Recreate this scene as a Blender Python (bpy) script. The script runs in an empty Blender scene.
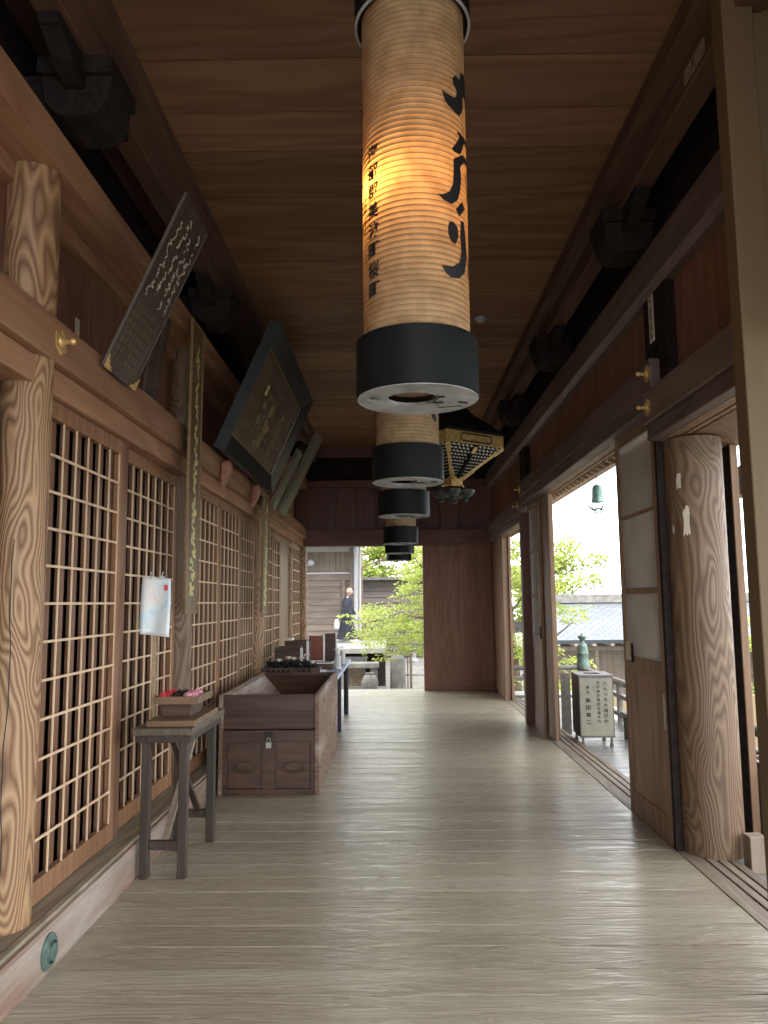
import bpy, bmesh, math, random
from mathutils import Vector, Matrix, noise
PI = math.pi
random.seed(7)
scn = bpy.context.scene
COL = scn.collection

# ------------------------------------------------------------------ camera
cam_d = bpy.data.cameras.new('camera'); cam = bpy.data.objects.new('camera', cam_d); COL.objects.link(cam)
scn.camera = cam
F = 770.0; PITCH = math.atan(90 / F); YAW = math.radians(0.67); ROLL = math.radians(0.55); CAMH = 1.5
cam_d.sensor_fit = 'VERTICAL'; cam_d.sensor_height = 24.0; cam_d.lens = 24.0 * F / 1024.0
cam_d.clip_start = 0.05; cam_d.clip_end = 300
_f = Vector((-math.sin(YAW) * math.cos(PITCH), math.cos(YAW) * math.cos(PITCH), math.sin(PITCH)))
_r = _f.cross(Vector((0, 0, 1))).normalized(); _u = _r.cross(_f)
_r2 = math.cos(ROLL) * _r - math.sin(ROLL) * _u; _u2 = math.cos(ROLL) * _u + math.sin(ROLL) * _r
cam.matrix_world = Matrix(((_r2.x, _u2.x, -_f.x, 0), (_r2.y, _u2.y, -_f.y, 0), (_r2.z, _u2.z, -_f.z, CAMH), (0, 0, 0, 1)))

# ------------------------------------------------------------------ light and exposure
scn.view_settings.view_transform = 'Standard'; scn.view_settings.look = 'None'
scn.view_settings.gamma = 1; scn.view_settings.use_curve_mapping = False
scn.view_settings.exposure = 0.12
try:
    scn.cycles.use_denoising = True
    scn.cycles.max_bounces = 10; scn.cycles.diffuse_bounces = 6; scn.cycles.glossy_bounces = 4
    scn.cycles.transmission_bounces = 6; scn.cycles.transparent_max_bounces = 8
    scn.cycles.sample_clamp_indirect = 8.0
    scn.cycles.caustics_reflective = False; scn.cycles.caustics_refractive = False
except Exception:
    pass
world = bpy.data.worlds.new('world'); scn.world = world; world.use_nodes = True
SKY = 4.8
_bg = world.node_tree.nodes['Background']
_bg.inputs[0].default_value = (0.96, 0.98, 1.0, 1); _bg.inputs[1].default_value = SKY
sun_d = bpy.data.lights.new('sun', 'SUN'); sun = bpy.data.objects.new('sun', sun_d); COL.objects.link(sun)
sun_d.energy = 5.0; sun_d.angle = math.radians(12); sun_d.color = (1.0, 0.95, 0.86)
sun.rotation_euler = (math.radians(28), math.radians(18), 0)

# ------------------------------------------------------------------ materials
def ramp(nt, stops):
    n = nt.nodes.new('ShaderNodeValToRGB'); e = n.color_ramp.elements
    while len(e) < len(stops): e.new(0.5)
    for i, (p, c) in enumerate(stops):
        e[i].position = p; e[i].color = (c[0], c[1], c[2], 1)
    return n
def newmat(name):
    m = bpy.data.materials.new(name); m.use_nodes = True
    return m, m.node_tree, m.node_tree.nodes['Principled BSDF']
def mathn(nt, op, a=None, b=None, va=0.0, vb=0.0):
    n = nt.nodes.new('ShaderNodeMath'); n.operation = op
    if a is not None: nt.links.new(a, n.inputs[0])
    else: n.inputs[0].default_value = va
    if b is not None: nt.links.new(b, n.inputs[1])
    else: n.inputs[1].default_value = vb
    return n.outputs[0]
def wood(name, c1, c2, axis='z', scale=4.0, stretch=7.0, rings=7.0, rough=0.6, bump=0.25, fine=0.5, contrast=0.8, spec=0.4, wear=None, var=0.35, distort=0.6):
    """procedural timber: contour figure plus fine fibre, running along `axis`; attribute 'bid' varies it board by board"""
    m, nt, bs = newmat(name); L = nt.links.new
    tc = nt.nodes.new('ShaderNodeTexCoord'); at = nt.nodes.new('ShaderNodeAttribute'); at.attribute_name = 'bid'
    oi = nt.nodes.new('ShaderNodeObjectInfo')
    off = mathn(nt, 'ADD', mathn(nt, 'MULTIPLY', at.outputs['Fac'], vb=17.0), mathn(nt, 'MULTIPLY', oi.outputs['Random'], vb=9.0))
    va = nt.nodes.new('ShaderNodeVectorMath'); va.operation = 'ADD'; L(tc.outputs['Object'], va.inputs[0])
    cx = nt.nodes.new('ShaderNodeCombineXYZ'); L(off, cx.inputs[0]); L(off, cx.inputs[1]); L(off, cx.inputs[2]); L(cx.outputs[0], va.inputs[1])
    k = 1.0 / stretch; sc = {'x': (k, 1, 1), 'y': (1, k, 1), 'z': (1, 1, k)}[axis]
    mp = nt.nodes.new('ShaderNodeMapping'); mp.inputs['Scale'].default_value = sc; L(va.outputs[0], mp.inputs['Vector'])
    n1 = nt.nodes.new('ShaderNodeTexNoise'); n1.inputs['Scale'].default_value = scale; n1.inputs['Detail'].default_value = 2
    n1.inputs['Roughness'].default_value = 0.45; n1.inputs['Distortion'].default_value = distort; L(mp.outputs[0], n1.inputs['Vector'])
    r = mathn(nt, 'PINGPONG', mathn(nt, 'MULTIPLY', n1.outputs['Fac'], vb=rings), vb=0.5)
    r = mathn(nt, 'MULTIPLY', r, vb=2.0)
    k2 = 1.0 / (stretch * 5); sc2 = {'x': (k2, 1, 1), 'y': (1, k2, 1), 'z': (1, 1, k2)}[axis]
    mp2 = nt.nodes.new('ShaderNodeMapping'); mp2.inputs['Scale'].default_value = sc2; L(va.outputs[0], mp2.inputs['Vector'])
    n2 = nt.nodes.new('ShaderNodeTexNoise'); n2.inputs['Scale'].default_value = 90; n2.inputs['Detail'].default_value = 3; L(mp2.outputs[0], n2.inputs['Vector'])
    mixv = mathn(nt, 'ADD', mathn(nt, 'MULTIPLY', r, vb=1 - fine), mathn(nt, 'MULTIPLY', n2.outputs['Fac'], vb=fine))
    lo = 0.5 - 0.5 * contrast; hi = 0.5 + 0.5 * contrast
    cr = ramp(nt, [(max(0, lo), c2), (min(1, hi), c1)]); L(mixv, cr.inputs[0])
    n3 = nt.nodes.new('ShaderNodeTexNoise'); n3.inputs['Scale'].default_value = 1.3; n3.inputs['Detail'].default_value = 3; L(mp.outputs[0], n3.inputs['Vector'])
    hsv = nt.nodes.new('ShaderNodeHueSaturation'); L(cr.outputs[0], hsv.inputs['Color'])
    bidv = mathn(nt, 'FRACT', mathn(nt, 'MULTIPLY', at.outputs['Fac'], vb=7.31))
    v = mathn(nt, 'ADD', mathn(nt, 'MULTIPLY', mathn(nt, 'ADD', n3.outputs['Fac'], bidv), vb=var), vb=1.0 - var)
    L(v, hsv.inputs['Value'])
    out = hsv.outputs[0]
    if wear:
        n4 = nt.nodes.new('ShaderNodeTexNoise'); n4.inputs['Scale'].default_value = wear[1]; n4.inputs['Detail'].default_value = 5; L(mp.outputs[0], n4.inputs['Vector'])
        wr = ramp(nt, [(wear[2], (0, 0, 0)), (wear[2] + 0.2, (1, 1, 1))]); L(n4.outputs['Fac'], wr.inputs[0])
        mx = nt.nodes.new('ShaderNodeMix'); mx.data_type = 'RGBA'; L(wr.outputs[0], mx.inputs[0]); L(out, mx.inputs[6]); mx.inputs[7].default_value = (*wear[0], 1); out = mx.outputs[2]
    L(out, bs.inputs['Base Color'])
    rr = mathn(nt, 'ADD', mathn(nt, 'MULTIPLY', mixv, vb=-0.2), vb=rough + 0.1); L(rr, bs.inputs['Roughness'])
    bs.inputs['Specular IOR Level'].default_value = spec
    if bump:
        b = nt.nodes.new('ShaderNodeBump'); b.inputs['Strength'].default_value = bump; b.inputs['Distance'].default_value = 0.004
        L(mixv, b.inputs['Height']); L(b.outputs[0], bs.inputs['Normal'])
    return m
def plain(name, col, rough=0.5, metal=0.0, var=0.15, scale=8.0, spec=0.5, bump=0.0, emis=None, alpha=None):
    m, nt, bs = newmat(name); L = nt.links.new
    tc = nt.nodes.new('ShaderNodeTexCoord')
    n = nt.nodes.new('ShaderNodeTexNoise'); n.inputs['Scale'].default_value = scale; n.inputs['Detail'].default_value = 4; L(tc.outputs['Object'], n.inputs['Vector'])
    lo = tuple(max(0, c * (1 - var)) for c in col); hi = tuple(min(1, c * (1 + var)) for c in col)
    r = ramp(nt, [(0.3, lo), (0.7, hi)]); L(n.outputs['Fac'], r.inputs[0]); L(r.outputs[0], bs.inputs['Base Color'])
    bs.inputs['Roughness'].default_value = rough; bs.inputs['Metallic'].default_value = metal; bs.inputs['Specular IOR Level'].default_value = spec
    if bump:
        b = nt.nodes.new('ShaderNodeBump'); b.inputs['Strength'].default_value = bump; b.inputs['Distance'].default_value = 0.01
        L(n.outputs['Fac'], b.inputs['Height']); L(b.outputs[0], bs.inputs['Normal'])
    if emis: bs.inputs['Emission Color'].default_value = (*emis[0], 1); bs.inputs['Emission Strength'].default_value = emis[1]
    return m
def translucent(name, c1, c2, scale=14, amt=0.45):
    m, nt, bs = newmat(name); L = nt.links.new
    tc = nt.nodes.new('ShaderNodeTexCoord'); n = nt.nodes.new('ShaderNodeTexNoise'); n.inputs['Scale'].default_value = scale; n.inputs['Detail'].default_value = 5
    L(tc.outputs['Object'], n.inputs['Vector']); r = ramp(nt, [(0.35, c1), (0.65, c2)]); L(n.outputs['Fac'], r.inputs[0]); L(r.outputs[0], bs.inputs['Base Color'])
    bs.inputs['Roughness'].default_value = 0.7
    tr = nt.nodes.new('ShaderNodeBsdfTranslucent'); L(r.outputs[0], tr.inputs[0])
    mx = nt.nodes.new('ShaderNodeMixShader'); mx.inputs[0].default_value = amt; L(bs.outputs[0], mx.inputs[1]); L(tr.outputs[0], mx.inputs[2])
    L(mx.outputs[0], nt.nodes['Material Output'].inputs['Surface'])
    return m

M = {}
M['floor'] = wood('floor_wood', (0.47, 0.42, 0.325), (0.23, 0.195, 0.14), 'x', 16.0, 14, 9, 0.31, 0.8, 0.4, 0.95, 0.6, wear=((0.44, 0.405, 0.325), 3.5, 0.52), var=0.15)
M['ceiling'] = wood('ceiling_wood', (0.27, 0.148, 0.083), (0.17, 0.088, 0.049), 'x', 5.0, 10, 4, 0.62, 0.15, 0.4, 0.9, 0.3, var=0.3)
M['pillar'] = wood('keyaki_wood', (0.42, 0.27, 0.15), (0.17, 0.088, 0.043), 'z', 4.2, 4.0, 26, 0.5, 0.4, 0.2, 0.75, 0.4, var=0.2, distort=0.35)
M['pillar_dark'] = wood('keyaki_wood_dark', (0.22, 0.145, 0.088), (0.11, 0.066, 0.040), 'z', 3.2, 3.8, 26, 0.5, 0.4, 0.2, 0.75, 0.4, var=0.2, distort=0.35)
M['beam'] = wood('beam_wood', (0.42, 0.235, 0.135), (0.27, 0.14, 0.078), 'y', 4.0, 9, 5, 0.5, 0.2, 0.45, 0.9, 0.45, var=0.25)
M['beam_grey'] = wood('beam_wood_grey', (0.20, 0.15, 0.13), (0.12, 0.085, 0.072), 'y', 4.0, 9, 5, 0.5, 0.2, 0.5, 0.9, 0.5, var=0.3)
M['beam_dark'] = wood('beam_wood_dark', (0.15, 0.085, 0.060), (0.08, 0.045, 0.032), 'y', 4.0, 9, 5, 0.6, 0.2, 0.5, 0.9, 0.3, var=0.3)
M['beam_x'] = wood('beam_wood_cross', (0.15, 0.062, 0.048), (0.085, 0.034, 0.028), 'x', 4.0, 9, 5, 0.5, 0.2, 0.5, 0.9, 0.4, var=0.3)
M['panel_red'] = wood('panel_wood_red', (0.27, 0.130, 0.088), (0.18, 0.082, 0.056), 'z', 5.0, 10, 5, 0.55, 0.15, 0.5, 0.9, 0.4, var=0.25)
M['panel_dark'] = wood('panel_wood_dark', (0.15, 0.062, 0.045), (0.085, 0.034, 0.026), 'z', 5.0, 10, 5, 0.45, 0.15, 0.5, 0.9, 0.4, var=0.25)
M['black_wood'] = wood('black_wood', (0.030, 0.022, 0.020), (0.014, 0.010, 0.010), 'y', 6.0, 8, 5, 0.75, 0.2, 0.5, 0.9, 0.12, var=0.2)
M['sill'] = wood('sill_wood', (0.34, 0.295, 0.22), (0.20, 0.165, 0.12), 'y', 5.0, 9, 6, 0.5, 0.35, 0.4, 0.9, 0.4, var=0.25)
M['sill_worn'] = wood('sill_wood_worn', (0.36, 0.255, 0.20), (0.21, 0.135, 0.10), 'y', 5.0, 7, 6, 0.6, 0.35, 0.4, 0.9, 0.35, wear=((0.45, 0.41, 0.37), 3.0, 0.5), var=0.2)
M['door'] = wood('door_wood', (0.34, 0.185, 0.098), (0.21, 0.105, 0.055), 'z', 6.0, 12, 5, 0.5, 0.15, 0.5, 0.9, 0.4, var=0.2)
M['lattice'] = wood('lattice_wood', (0.78, 0.60, 0.42), (0.62, 0.45, 0.29), 'z', 9.0, 10, 4, 0.55, 0.1, 0.5, 0.9, 0.4, var=0.15)
M['slat'] = wood('slat_wood', (0.23, 0.12, 0.068), (0.13, 0.066, 0.038), 'z', 6.0, 10, 5, 0.55, 0.15, 0.5, 0.9, 0.4, var=0.25)
M['grey_wood'] = wood('weathered_wood', (0.33, 0.27, 0.215), (0.19, 0.145, 0.11), 'z', 6.0, 9, 6, 0.6, 0.3, 0.5, 0.9, 0.35, var=0.2)
M['grey_wood_y'] = wood('weathered_wood_long', (0.33, 0.275, 0.22), (0.19, 0.15, 0.115), 'y', 6.0, 9, 6, 0.6, 0.3, 0.5, 0.9, 0.35, var=0.2)
M['jamb'] = wood('jamb_wood', (0.33, 0.21, 0.13), (0.20, 0.12, 0.072), 'z', 5.0, 12, 6, 0.55, 0.2, 0.45, 0.9, 0.4, var=0.2)
M['box_wood'] = wood('box_wood', (0.105, 0.055, 0.036), (0.048, 0.025, 0.017), 'x', 5.0, 9, 6, 0.5, 0.3, 0.4, 0.9, 0.45, var=0.3)
M['box_side'] = wood('box_wood_worn', (0.26, 0.165, 0.12), (0.12, 0.07, 0.05), 'y', 6.0, 7, 14, 0.6, 0.5, 0.35, 0.9, 0.4, wear=((0.42, 0.35, 0.29), 3.5, 0.5), var=0.2)
M['table_wood'] = wood('table_wood', (0.065, 0.049, 0.037), (0.032, 0.024, 0.018), 'z', 6.0, 9, 6, 0.5, 0.3, 0.5, 0.9, 0.45, var=0.25)
M['table_top'] = wood('table_top_wood', (0.16, 0.13, 0.10), (0.075, 0.058, 0.043), 'y', 6.0, 9, 6, 0.4, 0.3, 0.5, 0.9, 0.5, var=0.2)
M['light_board'] = wood('light_board_wood', (0.40, 0.30, 0.19), (0.27, 0.19, 0.115), 'x', 6.0, 9, 5, 0.5, 0.2, 0.5, 0.9, 0.4, var=0.2)
M['near_post'] = wood('near_post_wood', (0.145, 0.098, 0.047), (0.115, 0.076, 0.036), 'z', 3.0, 10, 3, 0.6, 0.1, 0.6, 0.9, 0.4, var=0.2)
M['far_wood'] = wood('far_building_wood', (0.165, 0.132, 0.112), (0.10, 0.078, 0.064), 'x', 3.0, 8, 5, 0.7, 0.2, 0.5, 0.9, 0.3, var=0.25)
M['far_wood_z'] = wood('far_building_boards', (0.165, 0.135, 0.108), (0.10, 0.08, 0.063), 'z', 3.0, 8, 5, 0.7, 0.2, 0.5, 0.9, 0.3, var=0.25)
M['plaque'] = wood('plaque_wood', (0.10, 0.078, 0.056), (0.055, 0.042, 0.03), 'z', 5.0, 9, 6, 0.4, 0.2, 0.5, 0.9, 0.5, var=0.2)
M['plaque_brown'] = wood('plaque_wood_brown', (0.20, 0.13, 0.065), (0.12, 0.072, 0.036), 'z', 5.0, 9, 6, 0.4, 0.2, 0.5, 0.9, 0.5, var=0.2)
M['plaque_pale'] = wood('plaque_wood_pale', (0.24, 0.225, 0.165), (0.15, 0.14, 0.10), 'z', 5.0, 9, 6, 0.45, 0.2, 0.5, 0.9, 0.5, var=0.2)
M['plaque_frame'] = plain('plaque_black_lacquer', (0.022, 0.026, 0.028), 0.35)
M['gold'] = plain('aged_gold', (0.72, 0.50, 0.20), 0.42, 0.45, 0.25, 30)
M['gold_paint'] = plain('gold_paint', (0.88, 0.72, 0.34), 0.5, 0.0, 0.3, 40)
M['gold_dull'] = plain('dull_gold', (0.30, 0.22, 0.10), 0.45, 0.6, 0.4, 30)
M['chalk'] = plain('faded_white_paint', (0.60, 0.57, 0.52), 0.6, 0, 0.3, 40)
M['ink'] = plain('black_ink', (0.012, 0.012, 0.014), 0.6)
M['black_lacquer'] = plain('black_lacquer', (0.009, 0.011, 0.012), 0.5, 0, 0.3, 5, 0.10)
M['rim_under'] = plain('worn_grey_board', (0.36, 0.38, 0.40), 0.6, 0, 0.35, 9)
M['paper_lamp'] = translucent('lantern_paper', (0.36, 0.245, 0.125), (0.50, 0.36, 0.20), 16, 0.35)
M['paper'] = translucent('door_paper', (0.60, 0.56, 0.52), (0.68, 0.64, 0.59), 3, 0.5)
M['white_paper'] = plain('white_paper', (0.80, 0.80, 0.78), 0.7, 0, 0.04)
M['bronze'] = plain('green_bronze', (0.10, 0.155, 0.135), 0.55, 0.3, 0.35, 20)
M['bronze_dark'] = plain('dark_bronze', (0.06, 0.065, 0.055), 0.4, 0.6, 0.3, 20)
M['iron'] = plain('dark_iron', (0.03, 0.028, 0.026), 0.45, 0.7, 0.3, 20)
M['steel'] = plain('grey_steel', (0.45, 0.43, 0.38), 0.35, 0.9, 0.2, 20)
M['cloth_blue'] = plain('blue_white_cloth', (0.50, 0.60, 0.76), 0.7, 0, 0.12, 6)
M['cloth_navy'] = plain('navy_cloth', (0.020, 0.028, 0.045), 0.85, 0, 0.3, 10)
M['robe'] = plain('navy_robe', (0.009, 0.012, 0.022), 0.85, 0, 0.3, 9)
M['skin'] = plain('skin', (0.34, 0.225, 0.165), 0.5, 0, 0.08, 12)
M['white_cloth'] = plain('white_cloth', (0.36, 0.37, 0.39), 0.8, 0, 0.06)
M['red_cloth'] = plain('red_cloth', (0.62, 0.05, 0.06), 0.7, 0, 0.25, 40)
M['pink_cloth'] = plain('pink_cloth', (0.70, 0.30, 0.38), 0.7, 0, 0.25, 40)
M['black_cloth'] = plain('black_cloth', (0.012, 0.012, 0.014), 0.8, 0, 0.4, 40)
M['cream'] = plain('cream_paper', (0.70, 0.64, 0.52), 0.7, 0, 0.1, 30)
M['bottle'] = plain('milky_plastic', (0.58, 0.60, 0.58), 0.3, 0, 0.05)
M['stone'] = plain('grey_stone', (0.13, 0.125, 0.115), 0.85, 0, 0.3, 5, 0.3, 0.4)
M['gravel'] = plain('gravel', (0.12, 0.112, 0.098), 0.9, 0, 0.25, 3, 0.3, 0.3)
M['grass'] = plain('mossy_ground', (0.13, 0.135, 0.075), 0.9, 0, 0.4, 4, 0.3, 0.5)
M['deck'] = wood('deck_wood', (0.26, 0.26, 0.26), (0.17, 0.165, 0.16), 'x', 5.0, 9, 6, 0.4, 0.4, 0.4, 0.9, 0.5, var=0.15)
M['plaster'] = plain('pale_plaster', (0.25, 0.25, 0.23), 0.8, 0, 0.08)
M['bark'] = plain('bark', (0.11, 0.085, 0.06), 0.9, 0, 0.3, 12, 0.3, 0.5)
M['leaf'] = translucent('maple_leaf', (0.25, 0.32, 0.055), (0.42, 0.47, 0.14), 3, 0.5)
M['leaf_dark'] = translucent('green_leaf', (0.22, 0.30, 0.045), (0.36, 0.42, 0.10), 2, 0.5)
M['tan'] = plain('tan_wall', (0.20, 0.155, 0.085), 0.8, 0, 0.1)
M['rib'] = plain('bamboo_rib', (0.20, 0.11, 0.045), 0.7)
M['plaque_letter'] = plain('faded_inscription', (0.26, 0.22, 0.15), 0.6, 0, 0.3, 30)
M['plaque_fade'] = plain('faded_gold_painting', (0.36, 0.29, 0.18), 0.5, 0.1, 0.4, 12)
M['support_wood'] = plain('reddish_carved_wood', (0.34, 0.15, 0.10), 0.55, 0, 0.3, 20)
M['sticker_old'] = plain('old_slip_paper', (0.30, 0.27, 0.20), 0.7, 0, 0.3, 20)
M['plaque_edge'] = plain('plaque_edge_gilt', (0.20, 0.125, 0.06), 0.45, 0.1, 0.3, 30)
M['board_brown'] = wood('board_brown_wood', (0.24, 0.155, 0.09), (0.14, 0.085, 0.05), 'x', 6.0, 9, 5, 0.5, 0.2, 0.5, 0.9, 0.4, var=0.2)
M['plaque_panel'] = wood('plaque_panel_wood', (0.17, 0.13, 0.095), (0.10, 0.078, 0.056), 'y', 4.0, 9, 5, 0.35, 0.2, 0.5, 0.9, 0.5, var=0.3)
M['iron_brown'] = plain('rusty_iron', (0.10, 0.065, 0.045), 0.5, 0.4, 0.3, 20)
M['panel_red2'] = plain('red_brown_panel', (0.22, 0.055, 0.025), 0.5, 0, 0.2, 10)
M['grey_rail'] = wood('rail_wood', (0.20, 0.19, 0.175), (0.12, 0.11, 0.10), 'y', 6.0, 9, 6, 0.6, 0.3, 0.5, 0.9, 0.35, var=0.2)
M['aged_paper'] = plain('aged_lantern_paper', (0.30, 0.285, 0.225), 0.7, 0, 0.1, 12)
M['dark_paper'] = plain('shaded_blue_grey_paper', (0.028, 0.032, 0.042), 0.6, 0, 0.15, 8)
M['deck_pale'] = plain('pale_boards', (0.19, 0.185, 0.175), 0.6, 0, 0.2, 6)
M['bronze_pale'] = plain('weathered_bronze', (0.11, 0.19, 0.175), 0.5, 0.3, 0.3, 12)
M['pale_wood'] = plain('pale_timber', (0.22, 0.185, 0.15), 0.8, 0, 0.2, 6)
M['plank_pale'] = wood('plank_wood', (0.13, 0.112, 0.102), (0.08, 0.067, 0.06), 'x', 3.0, 8, 5, 0.7, 0.2, 0.5, 0.9, 0.3, var=0.25)
M['stone_pale'] = plain('pale_stone', (0.20, 0.20, 0.205), 0.8, 0, 0.15, 8)
M['pipe'] = plain('white_pipe', (0.30, 0.31, 0.33), 0.4, 0, 0.05)
def tilemat():
    m, nt, bs = newmat('roof_tiles'); L = nt.links.new
    tc = nt.nodes.new('ShaderNodeTexCoord'); b = nt.nodes.new('ShaderNodeTexBrick'); L(tc.outputs['UV'], b.inputs['Vector'])
    b.inputs['Color1'].default_value = (0.085, 0.10, 0.122, 1); b.inputs['Color2'].default_value = (0.13, 0.145, 0.168, 1); b.inputs['Mortar'].default_value = (0.05, 0.058, 0.072, 1)
    b.inputs['Scale'].default_value = 1; b.inputs['Brick Width'].default_value = 0.30; b.inputs['Row Height'].default_value = 0.20; b.inputs['Mortar Size'].default_value = 0.022
    L(b.outputs[0], bs.inputs['Base Color']); bs.inputs['Roughness'].default_value = 0.6
    return m
M['tiles'] = tilemat()
def postermat():
    m, nt, bs = newmat('poster_print'); L = nt.links.new
    tc = nt.nodes.new('ShaderNodeTexCoord'); mp = nt.nodes.new('ShaderNodeMapping'); mp.inputs['Scale'].default_value = (9, 9, 3.5); L(tc.outputs['Object'], mp.inputs[0])
    n = nt.nodes.new('ShaderNodeTexNoise'); n.inputs['Scale'].default_value = 1.0; n.inputs['Detail'].default_value = 3; n.inputs['Distortion'].default_value = 1.0; L(mp.outputs[0], n.inputs[0])
    r = ramp(nt, [(0.30, (0.78, 0.60, 0.62)), (0.42, (0.80, 0.80, 0.78)), (0.52, (0.72, 0.80, 0.84)), (0.60, (0.50, 0.70, 0.80)), (0.68, (0.80, 0.78, 0.62)), (0.8, (0.85, 0.86, 0.85))])
    L(n.outputs['Fac'], r.inputs[0]); L(r.outputs[0], bs.inputs['Base Color']); bs.inputs['Roughness'].default_value = 0.3
    return m
M['poster'] = postermat()
def glassmat():
    m, nt, bs = newmat('pane_glass'); bs.inputs['Roughness'].default_value = 0.05
    tr = nt.nodes.new('ShaderNodeBsdfTransparent'); tr.inputs[0].default_value = (0.85, 0.88, 0.86, 1)
    gl = nt.nodes.new('ShaderNodeBsdfGlossy'); gl.inputs['Roughness'].default_value = 0.04
    fr = nt.nodes.new('ShaderNodeFresnel'); fr.inputs[0].default_value = 1.45
    mx = nt.nodes.new('ShaderNodeMixShader'); nt.links.new(fr.outputs[0], mx.inputs[0]); nt.links.new(tr.outputs[0], mx.inputs[1]); nt.links.new(gl.outputs[0], mx.inputs[2])
    nt.links.new(mx.outputs[0], nt.nodes['Material Output'].inputs['Surface'])
    return m
M['glass'] = glassmat()

# ------------------------------------------------------------------ mesh builder
class MB:
    def __init__(s): s.v = []; s.f = []; s.b = []; s.uv = None
    def add(s, verts, faces, bid=None, xf=None):
        n = len(s.v); b = random.random() if bid is None else bid
        for p in verts:
            p = Vector(p)
            if xf: p = xf @ p
            s.v.append(tuple(p)); s.b.append(b)
        s.f += [tuple(i + n for i in f) for f in faces]
        return s
    def box(s, x0, x1, y0, y1, z0, z1, bid=None, xf=None):
        v = [(x0, y0, z0), (x1, y0, z0), (x1, y1, z0), (x0, y1, z0), (x0, y0, z1), (x1, y0, z1), (x1, y1, z1), (x0, y1, z1)]
        return s.add(v, [(0, 3, 2, 1), (4, 5, 6, 7), (0, 1, 5, 4), (1, 2, 6, 5), (2, 3, 7, 6), (3, 0, 4, 7)], bid, xf)
    def cbox(s, c, size, bid=None, xf=None):
        return s.box(c[0] - size[0] / 2, c[0] + size[0] / 2, c[1] - size[1] / 2, c[1] + size[1] / 2, c[2] - size[2] / 2, c[2] + size[2] / 2, bid, xf)
    def prism(s, pts, axis, a, b, bid=None, xf=None):
        """2D outline pts (ccw) extruded along axis from a to b. axis x: pts=(y,z); y: (x,z); z: (x,y)"""
        def mk(p, t): return {'x': (t, p[0], p[1]), 'y': (p[0], t, p[1]), 'z': (p[0], p[1], t)}[axis]
        n = len(pts); v = [mk(p, a) for p in pts] + [mk(p, b) for p in pts]
        f = [tuple(range(n))[::-1], tuple(range(n, 2 * n))] + [(i, (i + 1) % n, n + (i + 1) % n, n + i) for i in range(n)]
        return s.add(v, f, bid, xf)
    def lathe(s, prof, seg=24, c=(0, 0, 0), bid=None, xf=None, close=True):
        """prof = [(r,z),...] about z"""
        v = []; f = []; n = len(prof)
        for (r, z) in prof:
            for k in range(seg):
                a = 2 * PI * k / seg; v.append((c[0] + r * math.cos(a), c[1] + r * math.sin(a), c[2] + z))
        for i in range(n - 1):
            for k in range(seg):
                k2 = (k + 1) % seg; f.append((i * seg + k, i * seg + k2, (i + 1) * seg + k2, (i + 1) * seg + k))
        if close:
            if prof[0][0] > 1e-5: f.append(tuple(range(seg))[::-1])
            if prof[-1][0] > 1e-5: f.append(tuple((n - 1) * seg + k for k in range(seg)))
        return s.add(v, f, bid, xf)
    def bar(s, p, q, w, h, bid=None, up=(0, 0, 1)):
        p = Vector(p); q = Vector(q); d = (q - p); L = d.length; d.normalize(); u = Vector(up)
        if abs(d.dot(u)) > 0.99: u = Vector((0, 1, 0))
        r = d.cross(u).normalized(); u = r.cross(d)
        v = []
        for t in (p, q):
            for a, b in ((-1, -1), (1, -1), (1, 1), (-1, 1)): v.append(t + r * a * w / 2 + u * b * h / 2)
        return s.add(v, [(0, 1, 2, 3), (7, 6, 5, 4), (0, 4, 5, 1), (1, 5, 6, 2), (2, 6, 7, 3), (3, 7, 4, 0)], bid)
    def tube(s, pts, rad, seg=8, bid=None):
        P = [Vector(p) for p in pts]; n = len(P); v = []; f = []
        for i, p in enumerate(P):
            d = (P[min(i + 1, n - 1)] - P[max(i - 1, 0)]).normalized(); u = Vector((0, 0, 1)) if abs(d.z) < 0.9 else Vector((0, 1, 0))
            r = d.cross(u).normalized(); u = r.cross(d); R = rad[i] if hasattr(rad, '__len__') else rad
            for k in range(seg):
                a = 2 * PI * k / seg; v.append(p + r * R * math.cos(a) + u * R * math.sin(a))
        for i in range(n - 1):
            for k in range(seg): f.append((i * seg + k, i * seg + (k + 1) % seg, (i + 1) * seg + (k + 1) % seg, (i + 1) * seg + k))
        f.append(tuple(range(seg))[::-1]); f.append(tuple((n - 1) * seg + k for k in range(seg)))
        return s.add(v, f, bid)
    def ball(s, c, r, seg=12, rings=8, bid=None):
        rx, ry, rz = r if hasattr(r, '__len__') else (r, r, r)
        prof = []; v = [(c[0], c[1], c[2] - rz)]; f = []
        for i in range(1, rings):
            t = -PI / 2 + PI * i / rings
            for k in range(seg):
                a = 2 * PI * k / seg; v.append((c[0] + rx * math.cos(t) * math.cos(a), c[1] + ry * math.cos(t) * math.sin(a), c[2] + rz * math.sin(t)))
        v.append((c[0], c[1], c[2] + rz)); T = len(v) - 1
        for k in range(seg): f.append((0, 1 + (k + 1) % seg, 1 + k)); f.append((T, T - seg + k, T - seg + (k + 1) % seg))
        for i in range(rings - 2):
            for k in range(seg): a = 1 + i * seg; f.append((a + k, a + (k + 1) % seg, a + seg + (k + 1) % seg, a + seg + k))
        return s.add(v, f, bid)
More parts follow.
